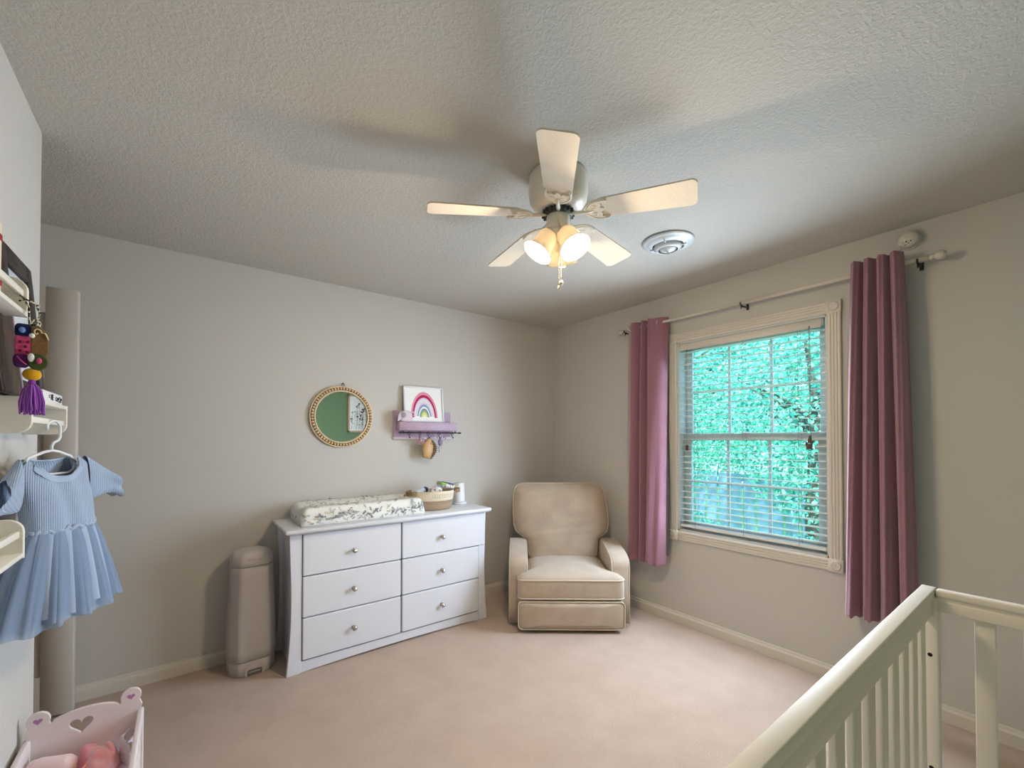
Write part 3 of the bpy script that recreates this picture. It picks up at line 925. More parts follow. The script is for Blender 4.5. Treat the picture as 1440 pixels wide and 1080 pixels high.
g = G(); g.box((-0.055, -0.05, -0.016), (0.06, 0.05, 0.016), 0.012, 3, None, RY(R(14))); g.build('body', 'cloth', o)
g = G(); g.box((-0.055, -0.0515, -0.010), (-0.006, 0.0515, 0.0175), 0.010, 3, None, RY(R(14))); g.build('printed_end', 'palegreen', o)
g = G(); g.box((-0.03, -0.052, 0.0165), (0.052, 0.02, 0.021), 0.003, 2, None, RY(R(14))); g.build('flap', 'navy', o)

cup = thing('lidded_canister', 'white tapered cylinder with a flared foot beside the rope basket', 'canister', (-1.158, -0.135, TZ1 + 0.0005))
g = G(); g.lathe([(0.0, 0.014), (0.050, 0.014), (0.049, 0.03), (0.043, 0.155), (0.041, 0.163), (0.034, 0.167), (0.0, 0.168)], 36); g.build('body', 'white', cup)
g = G(); g.lathe([(0.0, 0.0), (0.060, 0.0), (0.063, 0.004), (0.063, 0.011), (0.058, 0.015), (0.0, 0.015)], 36); g.build('foot', 'white', cup)

# ------------------------------------------------------------------ diaper pail
pl_ = thing('diaper_pail', 'tall pale grey plastic diaper pail standing left of the dresser', 'diaper pail', (-2.588, -0.150, 0), R(3))
def pailring(w, d, z, dy=0.0, ch=0.42):
    """rounded plan: wide front face (-y), chamfered sides, round back"""
    base = [(-0.62, -1), (0.62, -1), (1.0, -0.42), (1.0, 0.45), (0.6, 1), (-0.6, 1), (-1.0, 0.45), (-1.0, -0.42)]
    pts = []
    n = len(base)
    for i in range(n):
        p, q, r = Vector(base[i - 1]), Vector(base[i]), Vector(base[(i + 1) % n])
        a, b = q + (p - q) * 0.22, q + (r - q) * 0.22
        for k in range(5):
            t = k / 4
            v = a * (1 - t) ** 2 + q * 2 * t * (1 - t) + b * t * t
            pts.append((v.x * w, v.y * d + dy, z))
    return pts
g = G(); g.rings([pailring(0.117, 0.106, 0.0), pailring(0.121, 0.110, 0.006), pailring(0.121, 0.110, 0.078), pailring(0.116, 0.105, 0.082)]); 
bs = g.build('base', 'pail', pl_)
# pedal over a dark block that stands in for the shade of its opening
g = G()
g.box((-0.036, -0.1125, 0.001), (0.036, -0.100, 0.040)); g.build('pedal_recess_shade', 'gapshade', bs)
g = G(); g.prism([(-0.050, 0.0), (-0.036, 0.0), (-0.036, 0.030), (-0.030, 0.036), (0.030, 0.036), (0.036, 0.030), (0.036, 0.0), (0.050, 0.0), (0.050, 0.046), (0.040, 0.056), (-0.040, 0.056), (-0.050, 0.046)], -0.118, -0.104, None, 0.003, 2); g.build('pedal_surround', 'pail', bs)
g = G(); g.box((-0.030, -0.1145, 0.016), (0.030, -0.102, 0.024), 0.003, 2); g.build('pedal', 'pail', bs)
lv = []
for k in range(13):
    t = k / 12
    s = 1 - 0.13 * sstep(t) + 0.012 * math.sin(PI * t)
    lv.append(pailring(0.125 * s, 0.113 * s, 0.086 + 0.526 * t))
lv = [pailring(0.120, 0.108, 0.083)] + lv + [pailring(0.104, 0.094, 0.615)]
g = G(); g.rings(lv); g.build('body', 'pail', pl_)
g = G()
g.rings([pailring(0.1045, 0.0945, 0.617), pailring(0.1085, 0.0985, 0.620), pailring(0.108, 0.098, 0.645), pailring(0.103, 0.094, 0.672), pailring(0.092, 0.084, 0.690), pailring(0.070, 0.066, 0.699), pailring(0.03, 0.03, 0.701)])
ld = g.build('lid', 'paillid', pl_)
g = G(); g.box((-0.035, -0.103, 0.652), (0.038, -0.090, 0.668), 0.004, 2, None, T(0, 0.004, 0) @ RX(R(0))); g.build('lid_catch', 'paillid', ld)

# ------------------------------------------------------------------ recliner
rc = thing('recliner_chair', 'beige upholstered recliner standing across the far room corner', 'recliner', (-0.752 - 0.008, -0.987 - 0.012, 0), R(-37.36 - 0.8))
# local frame: +x to the right in the photo, +y towards the corner, front at y=0
g = G(); g.box((-0.36, 0.06, 0.0), (0.36, 0.60, 0.05), 0.01); g.build('base', 'dark', rc)  # block coloured near black for the shade in the gap below the chair
def pipe(name, pts, par, r=0.005, closed=False):
    g = G(); g.tube(pts, r, 6, None, closed); g.build(name, 'pipe', par)
def rrect(x0, x1, z0, z1, r, n=5):
    o = []
    for cx_, cz_, a in ((x1 - r, z0 + r, -PI / 2), (x1 - r, z1 - r, 0), (x0 + r, z1 - r, PI / 2), (x0 + r, z0 + r, PI)):
        o += [(cx_ + r * math.cos(a + PI / 2 * k / n), cz_ + r * math.sin(a + PI / 2 * k / n)) for k in range(n + 1)]
    return o
# footrest: puffed panel
def puffpanel(x0, x1, z0, z1, y0, y1, puff, r=0.03, M4=None):
    o = rrect(x0, x1, z0, z1, r)
    cx_, cz_ = (x0 + x1) / 2, (z0 + z1) / 2
    def sc(s, y):
        return [(cx_ + (p[0] - cx_) * s, y, cz_ + (p[1] - cz_) * (1 - (1 - s) * (x1 - x0) / (z1 - z0) if s > 0.9 else s)) for p in o]
    return [sc(0.985, y1), sc(1.0, y1 - 0.012), sc(1.0, y0 + 0.012), sc(0.988, y0), sc(0.96, y0 - puff * 0.4), sc(0.86, y0 - puff * 0.75), sc(0.6, y0 - puff * 0.95), sc(0.3, y0 - puff)]
g = G(); g.rings(puffpanel(-0.372, 0.372, 0.028, 0.222, 0.0, 0.09, 0.012)); fr = g.build('footrest_panel', 'recl', rc)
pipe('piping', [(p[0], -0.003, p[1]) for p in rrect(-0.370, 0.370, 0.030, 0.220, 0.03)], fr, 0.0045, True)
# T shaped seat cushion
tout = []
for p in [(-0.375, 0.0), (0.375, 0.0), (0.375, 0.100), (0.288, 0.128), (0.288, 0.60), (-0.288, 0.60), (-0.288, 0.128), (-0.375, 0.100)]:
    tout.append(Vector(p))
def rounded(poly, rad, n=5):
    out = []
    N = len(poly)
    for i in range(N):
        p, q, r = poly[i - 1], poly[i], poly[(i + 1) % N]
        a = q + (p - q).normalized() * min(rad, (p - q).length * 0.45); b = q + (r - q).normalized() * min(rad, (r - q).length * 0.45)
        for k in range(n + 1):
            t = k / n
            out.append(a * (1 - t) ** 2 + q * 2 * t * (1 - t) + b * t * t)
    return out
to = rounded(tout, 0.05)
cen = Vector((0, 0.28))
def seatring(s, z, dome=0.0):
    out = []
    for p in to:
        q = cen + (p - cen) * s
        out.append((q.x, q.y, z + dome * (1 - (q.x / 0.4) ** 2) * (1.0 if q.y > 0.05 else 0.6)))
    return out
g = G(); g.rings([seatring(0.97, 0.230), seatring(0.992, 0.236), seatring(1.0, 0.26), seatring(1.004, 0.31), seatring(1.0, 0.356), seatring(0.985, 0.374, 0.004), seatring(0.93, 0.386, 0.012), seatring(0.8, 0.394, 0.02), seatring(0.5, 0.402, 0.026), seatring(0.2, 0.406, 0.028)])
sc_ = g.build('seat_cushion', 'recl', rc)
pipe('piping', [(p[0] * 1.0, p[1], 0.366) for p in [cen + (q - cen) * 0.998 for q in to]], sc_, 0.0055, True)
pipe('piping', [(p[0] * 1.0, p[1], 0.240) for p in [cen + (q - cen) * 0.998 for q in to]], sc_, 0.005, True)
for s in (-1, 1):      # arms down to the floor
    prof = [(0.105, 0.03), (0.100, 0.20), (0.098, 0.42), (0.104, 0.458), (0.125, 0.487), (0.16, 0.503), (0.25, 0.520), (0.40, 0.536), (0.54, 0.545), (0.60, 0.53), (0.615, 0.49), (0.615, 0.03)]
    MX = basis((0, 0, 0), (0, 1, 0), (1, 0, 0), (0, 0, 1))
    x0, x1 = (0.296, 0.436)
    if s < 0: x0, x1 = -0.440, -0.300
    g = G(); g.prism(prof, x0, x1, None, 0.022, 4, MX, True); ar = g.build('arm', 'recl', rc)
    for xx in (x0 + 0.008, x1 - 0.008):
        pipe('piping', [(xx, y + (0.002 if y > 0.3 else 0.004), z - 0.005) for y, z in prof[:9]], ar, 0.0045)
    g = G(); g.box(((x0 if s > 0 else x1 - 0.02), 0.10, 0.05), ((x0 + 0.02 if s > 0 else x1), 0.60, 0.40)); g.build('inner_panel', 'recl', ar)
# backrest: T shaped, leaning; section rings along z
wz = [(0.36, 0.270), (0.50, 0.288), (0.545, 0.300), (0.575, 0.345), (0.60, 0.376), (0.66, 0.391), (0.74, 0.394), (0.86, 0.385), (0.92, 0.376), (0.95, 0.366), (0.968, 0.348), (0.978, 0.315), (0.984, 0.25)]
def bring(z):
    w = interp(wz, z)
    v = 0.545 + (z - 0.36) * 0.155
    th = 0.105 if z < 0.9 else 0.105 - 0.085 * ((z - 0.9) / 0.084) ** 2.2
    belly = 0.020 * math.sin(PI * max(0, min(1, (z - 0.38) / 0.55)))
    cxx = -0.006 - (z - 0.4) * 0.05
    pts = []
    n = 44
    for k in range(n):
        t = 2 * PI * k / n
        c, s_ = math.cos(t), math.sin(t)
        x = w * math.copysign(abs(c) ** 0.42, c)
        y = th * math.copysign(abs(s_) ** 0.62, s_)
        if s_ < 0:
            y -= belly * (1 - (x / w) ** 2)
            tuck = 0.016 * math.exp(-((x - 0.02) / 0.014) ** 2) * sstep((z - 0.86) / 0.1) + 0.010 * math.exp(-((x + 0.09) / 0.012) ** 2) * sstep((z - 0.88) / 0.1) + 0.010 * math.exp(-((x - 0.12) / 0.012) ** 2) * sstep((z - 0.88) / 0.1)
            y += tuck
            y += 0.012 * math.exp(-((z - 0.63 - 0.12 * x) / 0.020) ** 2) * math.exp(-((x - 0.08) / 0.16) ** 2)
            y += 0.009 * math.exp(-((z - 0.57 - 0.10 * x) / 0.014) ** 2) * math.exp(-((x - 0.12) / 0.12) ** 2)
        pts.append((x + cxx, v + y * (0.8 if s_ > 0 else 1), z))
    return pts
zl = [0.36 + 0.5 * k / 30 for k in range(31)] + [0.875, 0.89, 0.905, 0.92, 0.935, 0.948, 0.958, 0.968, 0.976, 0.982, 0.984]
g = G(); g.rings([bring(z) for z in zl]); bk_ = g.build('backrest', 'recl', rc)
zz = [z for z in zl if z >= 0.40 and z < 0.981]
def bedge(z, s):
    w = interp(wz, z); v = 0.545 + (z - 0.36) * 0.155
    th = 0.105 if z < 0.9 else 0.105 - 0.085 * ((z - 0.9) / 0.084) ** 2.2
    return (-0.006 - (z - 0.4) * 0.05 + s * w * 0.988, v - th * 0.52, z)
pipe('piping', [bedge(z, -1) for z in zz] + [(-0.006 - 0.029 + x, 0.545 + 0.62 * 0.155 - 0.02, 0.9845) for x in (-0.28, -0.2, -0.1, 0, 0.1, 0.2, 0.28)] + [bedge(z, 1) for z in reversed(zz)], bk_, 0.005)

# ------------------------------------------------------------------ mirror on the back wall
mr = thing('round_mirror', 'round wall mirror with a gold beaded frame left of the mauve shelf', 'mirror', (-2.032, 0, 1.512))
FB = basis((0, 0, 0), (1, 0, 0), (0, 0, 1), (0, -1, 0))
g = G(); g.lathe([(0.0, 0.001), (0.205, 0.001), (0.208, 0.006), (0.206, 0.016), (0.195, 0.018), (0.19, 0.012), (0.0, 0.012)], 64, None, FB); g.build('backing_ring', 'beaddark', mr)
g = G(); g.lathe([(0.0, 0.0125), (0.180, 0.0125), (0.180, 0.0135), (0.0, 0.0135)], 64, None, FB, False); g.build('mirror_glass', 'mirror', mr)
g = G(); g.lathe([(0.176, 0.012), (0.176, 0.024), (0.181, 0.027), (0.187, 0.023), (0.188, 0.012)], 72, None, FB, True, False); g.build('inner_rim', 'brass', mr)
g = G(); g.lathe([(0.206, 0.002), (0.207, 0.018), (0.212, 0.021), (0.216, 0.017), (0.216, 0.002)], 72, None, FB, True, False); g.build('outer_rim', 'brass', mr)
NB = 62
for k in range(NB):
    a = 2 * PI * k / NB
    g = G(); g.sph((0, 0, 0), (0.0100, 0.0074, 0.0085), None, 10, FB @ RZ(a) @ T(0.1975, 0, 0.021)); g.build('bead', 'brass', mr)
g = G(); g.tube([(0.008 + 0.009 * math.cos(q), -0.008, 0.226 + 0.009 * math.sin(q)) for q in [2 * PI * k / 16 for k in range(16)]], 0.002, 6, None, True); g.sph((0.008, -0.004, 0.236), 0.005, None, 8); g.build('hanging_loop', 'bronze', mr)

# ------------------------------------------------------------------ mauve wall shelf with hooks
ms = thing('wall_shelf', 'mauve wooden wall ledge with a dark hook rail under it', 'shelf', (-1.405, 0, 1.42))
L = T(1.405, 0, -1.42)
g = G(); g.box((-1.655, -0.016, 1.372), (-1.168, -0.001, 1.572), 0.002, 1); g.build('back_board', 'mauve', ms, L)
g = G(); g.box((-1.660, -0.020, 1.352), (-1.150, -0.001, 1.372), 0.003, 1); g.build('lower_lip', 'mauvelip', ms, L)
g = G(); g.box((-1.640, -0.094, 1.420), (-1.150, -0.016, 1.486), 0.003, 1); g.build('ledge', 'mauve', ms, L)
g = G(); g.tube([(-1.618, -0.062, 1.404), (-1.112, -0.062, 1.404)], 0.0045, 8)
for s, x in ((-1, -1.618), (1, -1.112)):
    g.sph((x, -0.062, 1.404), 0.0085, None, 10); g.sph((x + s * 0.012, -0.062, 1.404), 0.006, None, 10)
for x in (-1.60, -1.15):
    g.tube([(x, -0.062, 1.404), (x, -0.062, 1.421)], 0.004, 6)
g.build('hook_rail', 'bronze', ms, L)
HK = (-1.552, -1.464, -1.392, -1.299, -1.180)
for x in HK:
    g = G()
    g.tube([(x + 0.0115 * math.cos(q), -0.062, 1.400 + 0.0115 * math.sin(q)) for q in [2 * PI * k / 14 for k in range(14)]], 0.0022, 6, None, True)
    g.tube([(x, -0.062, 1.389), (x, -0.064, 1.372), (x, -0.072, 1.362), (x, -0.082, 1.364), (x, -0.086, 1.374)], 0.0026, 6)
    g.build('hook', 'bronze', ms, L)

# framed rainbow picture leaning on the ledge
FWd, FHt = 0.336, 0.278
rp = thing('rainbow_picture', 'white framed rainbow print leaning on the mauve ledge', 'picture', (-1.416, -0.052, 1.4885), 0)
RM = RX(R(-6.3))
g = G()
for lo, hi in (((-FWd / 2, -0.008, 0), (-FWd / 2 + 0.012, 0.010, FHt)), ((FWd / 2 - 0.012, -0.008, 0), (FWd / 2, 0.010, FHt)), ((-FWd / 2, -0.008, 0), (FWd / 2, 0.010, 0.012)), ((-FWd / 2, -0.008, FHt - 0.012), (FWd / 2, 0.010, FHt))):
    g.box(lo, hi, 0.001, 1, None, RM)
g.build('frame', 'white', rp)
g = G()
g.box((-FWd / 2 + 0.004, 0.000, 0.004), (FWd / 2 - 0.004, 0.006, FHt - 0.004), 0, 1, 'paper', RM)
def arch(ro, ri, w, h, base, mk, y, n=30):
    """tall arch band"""
    def pt(r, t): return (r * w * math.cos(t), base + r * h * math.sin(t))
    tb = bmesh.new()
    a = [pt(ro, PI * k / n) for k in range(n + 1)]; b = [pt(ri, PI * k / n) for k in range(n + 1)]
    va = [tb.verts.new((p[0], y, p[1])) for p in a]; vb = [tb.verts.new((p[0], y, p[1])) for p in b]
    for k in range(n): tb.faces.new((va[k], va[k + 1], vb[k + 1], vb[k]))
    g.absorb(tb, RM, mk, False)
bands = [(1.0, 0.885, 'rb_pk'), (0.885, 0.775, 'rb_mg'), (0.775, 0.70, 'rb_lil'), (0.70, 0.60, 'rb_wht'), (0.60, 0.52, 'rb_lil'), (0.52, 0.42, 'rb_blu'), (0.42, 0.36, 'rb_wht'), (0.36, 0.29, 'rb_teal'), (0.29, 0.215, 'rb_grn'), (0.215, 0.10, 'rb_yel'), (0.10, 0.001, 'rb_wht')]
for ro, ri, mk in bands:
    arch(ro, ri, 0.114, 0.204, 0.034, mk, -0.0004)
rr = random.Random(9)
for k in range(46):      # dotted band
    t = PI * (k + 0.5) / 46
    for q in (0.625, 0.665):
        r = q + rr.uniform(-0.012, 0.012)
        c = (r * 0.114 * math.cos(t), 0.034 + r * 0.204 * math.sin(t))
        tb = bmesh.new(); vs = [tb.verts.new((c[0] + 0.0019 * math.cos(a), -0.0008, c[1] + 0.0019 * math.sin(a))) for a in [2 * PI * i / 6 for i in range(6)]]; tb.faces.new(vs); g.absorb(tb, RM, 'rb_dot', False)
for k in range(9):       # cloud along the foot
    x = -0.075 + 0.15 * k / 8
    tb = bmesh.new(); r = 0.010 + 0.004 * math.sin(k * 1.9) ; vs = [tb.verts.new((x + r * 1.1 * math.cos(a), -0.0012 - k * 0.00005, 0.032 + r * math.sin(a))) for a in [2 * PI * i / 14 for i in range(14)]]; tb.faces.new(vs); g.absorb(tb, RM, 'paper', False)
g.build('print', None, rp)

# small plush on the ledge
pe = thing('plush_toy', 'small pale lilac soft toy slumped at the left end of the mauve ledge', 'soft toy', (-1.592, -0.079, 1.4865))
pe.scale = (1, 0.55, 1)
g = G(); g.rings([[(p[0] + 0.01, p[1], z) for p in se(a, b, 24, 2.6)] for a, b, z in ((0.030, 0.022, 0.0), (0.046, 0.030, 0.006), (0.050, 0.032, 0.03), (0.047, 0.030, 0.055), (0.038, 0.026, 0.074), (0.020, 0.014, 0.083))]); g.build('body', 'lilac', pe)
g = G(); g.rings([[(x + p[0], p[1] - 0.012, z) for p in se(a, a * 0.9, 16, 2.2)] for x, z, a in ((-0.030, 0.074, 0.004), (-0.036, 0.062, 0.016), (-0.040, 0.046, 0.020), (-0.044, 0.028, 0.018), (-0.050, 0.013, 0.012), (-0.056, 0.005, 0.007), (-0.060, 0.003, 0.003))]); g.build('head', 'lilac', pe)
g = G(); g.sph((0, 0, 0), (0.018, 0.005, 0.022), None, 14, T(-0.018, -0.036, 0.048) @ RY(0.3)); g.build('ear', 'greyplush', pe)
g = G(); g.tube([(0.045, -0.02, 0.07), (0.062, -0.024, 0.074), (0.070, -0.026, 0.058), (0.062, -0.026, 0.045)], [0.006, 0.005, 0.004, 0.003], 8); g.build('tail', 'lilac', pe)

# things hanging from the hooks
hb = thing('hair_bow', 'pink and white ribbon hair bow hanging from the mauve shelf', 'hair bow', (-1.464, -0.080, 1.366), 0, None)
g = G()
for i, (a, l) in enumerate(((0.3, 0.050), (-0.4, 0.046), (2.8, 0.048), (3.5, 0.044), (-1.0, 0.036), (-2.1, 0.038))):
    c, s = math.cos(a), math.sin(a)
    pts = []
    for k in range(11):
        t = k / 10
        x = l * math.sin(PI * t); off = 0.012 * math.sin(2 * PI * t)
        pts.append(Vector((x * c - off * s, -0.004 - 0.010 * math.sin(PI * t) + 0.003 * (i % 3), -0.018 + x * s + off * c)))
    g.rings([[p + Vector((0, -0.008, 0)), p + Vector((0, 0.008, 0))] for p in pts], None, False, True, False)
g.build('loops', 'bowpink', hb)
g = G(); g.sph((0, -0.008, -0.018), (0.009, 0.008, 0.011), None, 10); g.tube([(0, 0, -0.01), (0, -0.002, 0.0)], 0.003, 6); g.build('knot', 'bowpink', hb)
gb = thing('hair_bow', 'gold tan folded bow with a ruffled right edge hanging from the mauve shelf', 'hair bow', (-1.392, -0.080, 1.364), 0, None)
g = G()
out = [(-0.004, 0.0), (-0.030, -0.020), (-0.052, -0.040), (-0.058, -0.10), (-0.056, -0.152), (-0.030, -0.158), (0.002, -0.166), (0.022, -0.120), (0.030, -0.060), (0.014, -0.020), (0.004, 0.0)]
cx_ = -0.015
g.rings([[(cx_ + (p[0] - cx_) * s, y, -0.09 + (p[1] + 0.09) * s) for p in out] for s, y in ((0.96, 0.010), (1.0, 0.006), (1.0, -0.004), (0.92, -0.012), (0.6, -0.018))]); g.build('folded_panel', 'gold', gb)
g = G()
pts = []
for k in range(41):
    t = k / 40
    z = -0.018 - 0.146 * t
    x = interp([(0, 0.012), (0.3, 0.032), (0.62, 0.030), (1, 0.004)], t)
    pts.append((Vector((x, -0.002 + 0.006 * math.sin(k * 1.55), z)), Vector((x + 0.010 + 0.022 * math.sin(PI * (0.2 + 0.75 * t)), -0.004 - 0.012 * math.sin(k * 1.55 + 0.6), z - 0.004))))
g.rings([[a, b] for a, b in pts], None, False, True, False); g.build('ruffle', 'golddk', gb)
g = G(); g.tube([(0.0, 0.0, 0.0), (0.0, -0.004, -0.02), (0.006, -0.018, -0.05)], [0.008, 0.007, 0.003], 8); g.build('hanging_clip', 'bronze', gb)
pb = thing('hair_bow', 'dusty purple ribbon bow with thin trailing ends on the mauve shelf', 'hair bow', (-1.299, -0.080, 1.366), 0, None)
g = G()
for a, l in ((0.45, 0.036), (2.6, 0.034), (0.1, 0.05)):
    c, s = math.cos(a), math.sin(a)
    pts = [Vector((l * math.sin(PI * k / 10) * c - 0.008 * math.sin(2 * PI * k / 10) * s, -0.006, -0.008 + l * math.sin(PI * k / 10) * s + 0.008 * math.sin(2 * PI * k / 10) * c)) for k in range(11)]
    g.rings([[p + Vector((0, -0.006, 0)), p + Vector((0, 0.006, 0))] for p in pts], None, False, True, False)
g.rings([[(p[0], p[1] - 0.006, z) for p in se(a, 0.010, 16, 2)] for a, z in ((0.006, 0.0), (0.014, -0.016), (0.020, -0.034), (0.018, -0.052), (0.006, -0.062))])
g.build('bow', 'purpled', pb)
g = G()
for x, zz in ((-0.008, -0.105), (0.008, -0.085), (-0.016, -0.09)):
    g.tube([(x * 0.3, -0.006, -0.05), (x, -0.008, -0.075), (x * 1.2, -0.006, zz)], 0.0016, 5)
g.sph((-0.010, -0.006, -0.107), 0.005, None, 8); g.build('trailing_ends', 'purpled', pb)

# ------------------------------------------------------------------ little wall racks on the left wall
RD = 0.100                       # rack depth
def rack(label, y1, z0, flip):
    """0.4 m rack; y1 = far end; z0 = underside; flip: shelf on top, rounded corners at the bottom"""
    y0 = y1 - 0.430
    hgt = 0.095
    r = thing('wall_rack', label, 'wall rack', (XC, (y0 + y1) / 2, z0), 0, 'small white racks on the left wall')
    ym = (y0 + y1) / 2
    def zz(z): return (hgt - z) if flip else z
    cr = 0.030
    out = [(0.0005, zz(0.0)), (RD, zz(0.0)), (RD, zz(hgt - cr))] + [(RD - cr + cr * math.cos(t), zz(hgt - cr + cr * math.sin(t))) for t in [PI / 2 * k / 6 for k in range(1, 7)]] + [(0.0005, zz(hgt))]
    for s in (-1, 1):
        yy = s * 0.209
        g = G(); g.prism(out, yy - 0.006, yy + 0.006, None, 0.0015, 1); g.build('side_panel', 'rack', r)
    a, b = sorted((zz(0.001), zz(0.0125)))
    g = G(); g.box((0.001, -0.204, a), (RD - 0.001, 0.204, b), 0.001, 1); g.build('shelf_board', 'rack', r)
    a, b = sorted((zz(0.050), zz(0.066)))
    g = G(); g.box((RD - 0.018, -0.204, a), (RD - 0.007, 0.204, b), 0.001, 1); g.build('front_rail', 'rack', r)
    return r
rack('upper white wall rack, with the felt pendant hung on its end', -1.580, 1.655, False)
rack('middle white wall rack mounted upside down, carrying dark frames above and the blue dress below', -1.106, 1.370, True)
rack('lower white wall rack in front of the blue dress', -1.582, 1.066, False)
MZ = 1.465 + 0.0008              # top of the middle rack

def lean_frame(name, label, cat, y1, w, h, xb, xt, bord, mk, thick=0.018):
    """frame standing on the middle rack, leaning back to the left wall"""
    r = thing(name, label, cat, (xb, y1 - w / 2, MZ), 0)
    ang = math.atan2(xb - xt, h)
    B_ = basis((0, 0, 0.0), (0, 1, 0), (-1, 0, 0), (0, 0, 1))     # local x -> +Y, local y -> -X
    # tilt about the lower front edge
    Mt = RY(-ang) @ B_
    return r, Mt
fr_, Mt = lean_frame('picture_frame', 'wide dark wood picture frame with a pale mat leaning on the middle rack', 'picture frame', -1.180, 0.30, 0.415, XC + 0.064, XC + 0.026, 0.055, 'framedk')
w, h, bd = 0.30, 0.415, 0.052
g = G()
for lo, hi in (((-w / 2, 0, 0), (-w / 2 + bd, 0.020, h)), ((w / 2 - bd, 0, 0), (w / 2, 0.020, h)), ((-w / 2 + bd, 0, 0), (w / 2 - bd, 0.020, bd)), ((-w / 2 + bd, 0, h - bd), (w / 2 - bd, 0.020, h))):
    g.box(lo, hi, 0.002, 1, None, Mt)
g.build('frame', 'framedk', fr_)
g = G(); g.box((-w / 2 + bd - 0.002, 0.010, bd - 0.002), (w / 2 - bd + 0.002, 0.014, h - bd + 0.002), 0, 1, None, Mt); g.build('mat_board', 'matboard', fr_)
g = G(); g.box((-w / 2 + bd - 0.002, 0.006, bd - 0.002), (w / 2 - bd + 0.002, 0.008, h - bd + 0.002), 0, 1, None, Mt); g.build('glass', 'picglass', fr_)
fb_, Mb = lean_frame('picture_frame', 'dark brown and gold frame with a plum edge before the wider frame', 'picture frame', -1.497, 0.17, 0.235, XC + 0.079, XC + 0.054, 0.03, 'framebr')
w, h = 0.17, 0.235
g = G(); g.box((-w / 2, 0, 0), (w / 2 - 0.008, 0.014, h), 0.002, 1, None, Mb); g.build('panel', 'framebr', fb_)
g = G(); g.box((w / 2 - 0.0085, -0.001, 0), (w / 2, 0.015, h), 0.002, 1, None, Mb); g.build('edge_strip', 'plumedge', fb_)

# name block on the middle rack
nb = thing('sign_block', 'small white block with black handwriting on the far end of the middle rack', 'sign', (XC + 0.085, -1.26, MZ))
g = G(); g.box((-0.008, -0.125, 0), (0.008, 0.115, 0.030), 0.002, 2); g.build('block', 'white', nb)
NM = basis((0.0084, 0, 0.006), (0, 1, 0), (0, 0, 1), (1, 0, 0))
g = G()
g.text('= 10E', 0.024, 'ink', NM @ T(-0.066, 0.001, 0), 0.0003, 0.0, 0.0006)
for k, x0 in enumerate((0.030, 0.052, 0.074, 0.094)):
    pts = [(0.0087, x0 + 0.008 * math.cos(a * 1.0) - 0.0005 * i, 0.0135 + (0.006 if k != 2 else 0.009) * math.sin(a * (1 + 0.3 * (k % 2)))) for i, a in enumerate([0.5 * q for q in range(13)])]
    g.tube(pts, 0.0008, 5, 'ink')
g.tube([(0.0087, 0.028 + 0.006 * q, 0.0075 + 0.0015 * math.sin(q * 1.7)) for q in range(14)], 0.0007, 5, 'inkl')
g.build('lettering', None, nb)

# cream book in the upper rack, just inside the frame edge
bo = thing('board_book', 'cream board book with red marks standing in the upper rack', 'book', (XC + 0.055, -1.735, 1.668))
g = G(); g.box((-0.004, -0.035, 0.0), (0.026, 0.035, 0.168), 0.003, 2); g.build('cover', 'book', bo)
g = G()
for z in (0.028, 0.128):
    g.box((0.0255, 0.010, z), (0.0272, 0.034, z + 0.014), 0.0005, 1)
    g.box((0.004, 0.0345, z), (0.018, 0.0362, z + 0.012), 0.0005, 1)
g.build('red_print', 'bookred', bo)

# felt pendant with tassel, hung on the upper rack
tx, ty = XC + 0.113, -1.617
tl = thing('felt_pendant', 'patchwork felt pendant with a mustard ball and purple tassel hung on the upper rack', 'ornament', (tx, ty, 1.425))
# faces along the direction across the camera ray: local x to the right in the photo
vx, vy = 0.9816, -0.1907
tv = Vector((tx + 2.926, ty + 3.154)); tv.normalize()
TM = basis((0, 0, 0), (tv.y, -tv.x, 0), (tv.x, tv.y, 0), (0, 0, 1.45))
def tp(x, z, y=0.0): return TM @ Vector((x, y, z))
g = G()
g.tube([tp(-0.002, 0.138), tp(-0.005, 0.155), tp(-0.006, 0.172), tp(-0.014, 0.187, 0.006), tp(-0.020, 0.192, 0.02)], 0.0022, 6)
g.tube([tp(0.000, 0.138), tp(0.010, 0.150), tp(0.012, 0.165), tp(0.004, 0.180), tp(-0.008, 0.184, 0.004)], 0.0022, 6)
g.tube([tp(-0.022, 0.180), tp(-0.010, 0.184, -0.002), tp(0.000, 0.180, -0.004), tp(0.012, 0.176)], 0.0020, 6)
g.tube([tp(0.006 + 0.007 * math.cos(q), 0.146 + 0.006 * math.sin(q)) for q in [2 * PI * k / 12 for k in range(12)]], 0.002, 6, None, True)
g.build('twine', 'chain', tl)
def felt(name, outline, mk, y=0.0, th=0.010):
    g = G(); g.curve([outline], th * 0.6, None, TM @ T(0, y, 0) @ RX(PI / 2), th * 0.2)
    return g.build(name, mk, tl)
felt('felt_patch', rrect(-0.026, -0.001, 0.122, 0.141, 0.006), 'navyf')
felt('felt_patch', rrect(-0.026, 0.001, 0.089, 0.123, 0.006), 'pinkf')
felt('felt_patch', rrect(-0.028, -0.005, 0.072, 0.091, 0.007), 'plumf', -0.002)
felt('felt_patch', [(0.000, 0.138), (0.012, 0.139), (0.023, 0.130), (0.026, 0.118), (0.025, 0.098), (0.021, 0.088), (0.000, 0.090)], 'brownf', -0.001)
felt('felt_patch', [(0.010 + 0.015 * math.cos(q), 0.081 + 0.012 * math.sin(q)) for q in [2 * PI * k / 20 for k in range(20)]], 'olive', -0.004)
g = G()
g.tube([tp(0.008 + (0.008 - 0.0006 * k) * math.cos(k * 0.5), 0.130 + (0.008 - 0.0006 * k) * math.sin(k * 0.5), -0.008) for k in range(13)], 0.0015, 5)
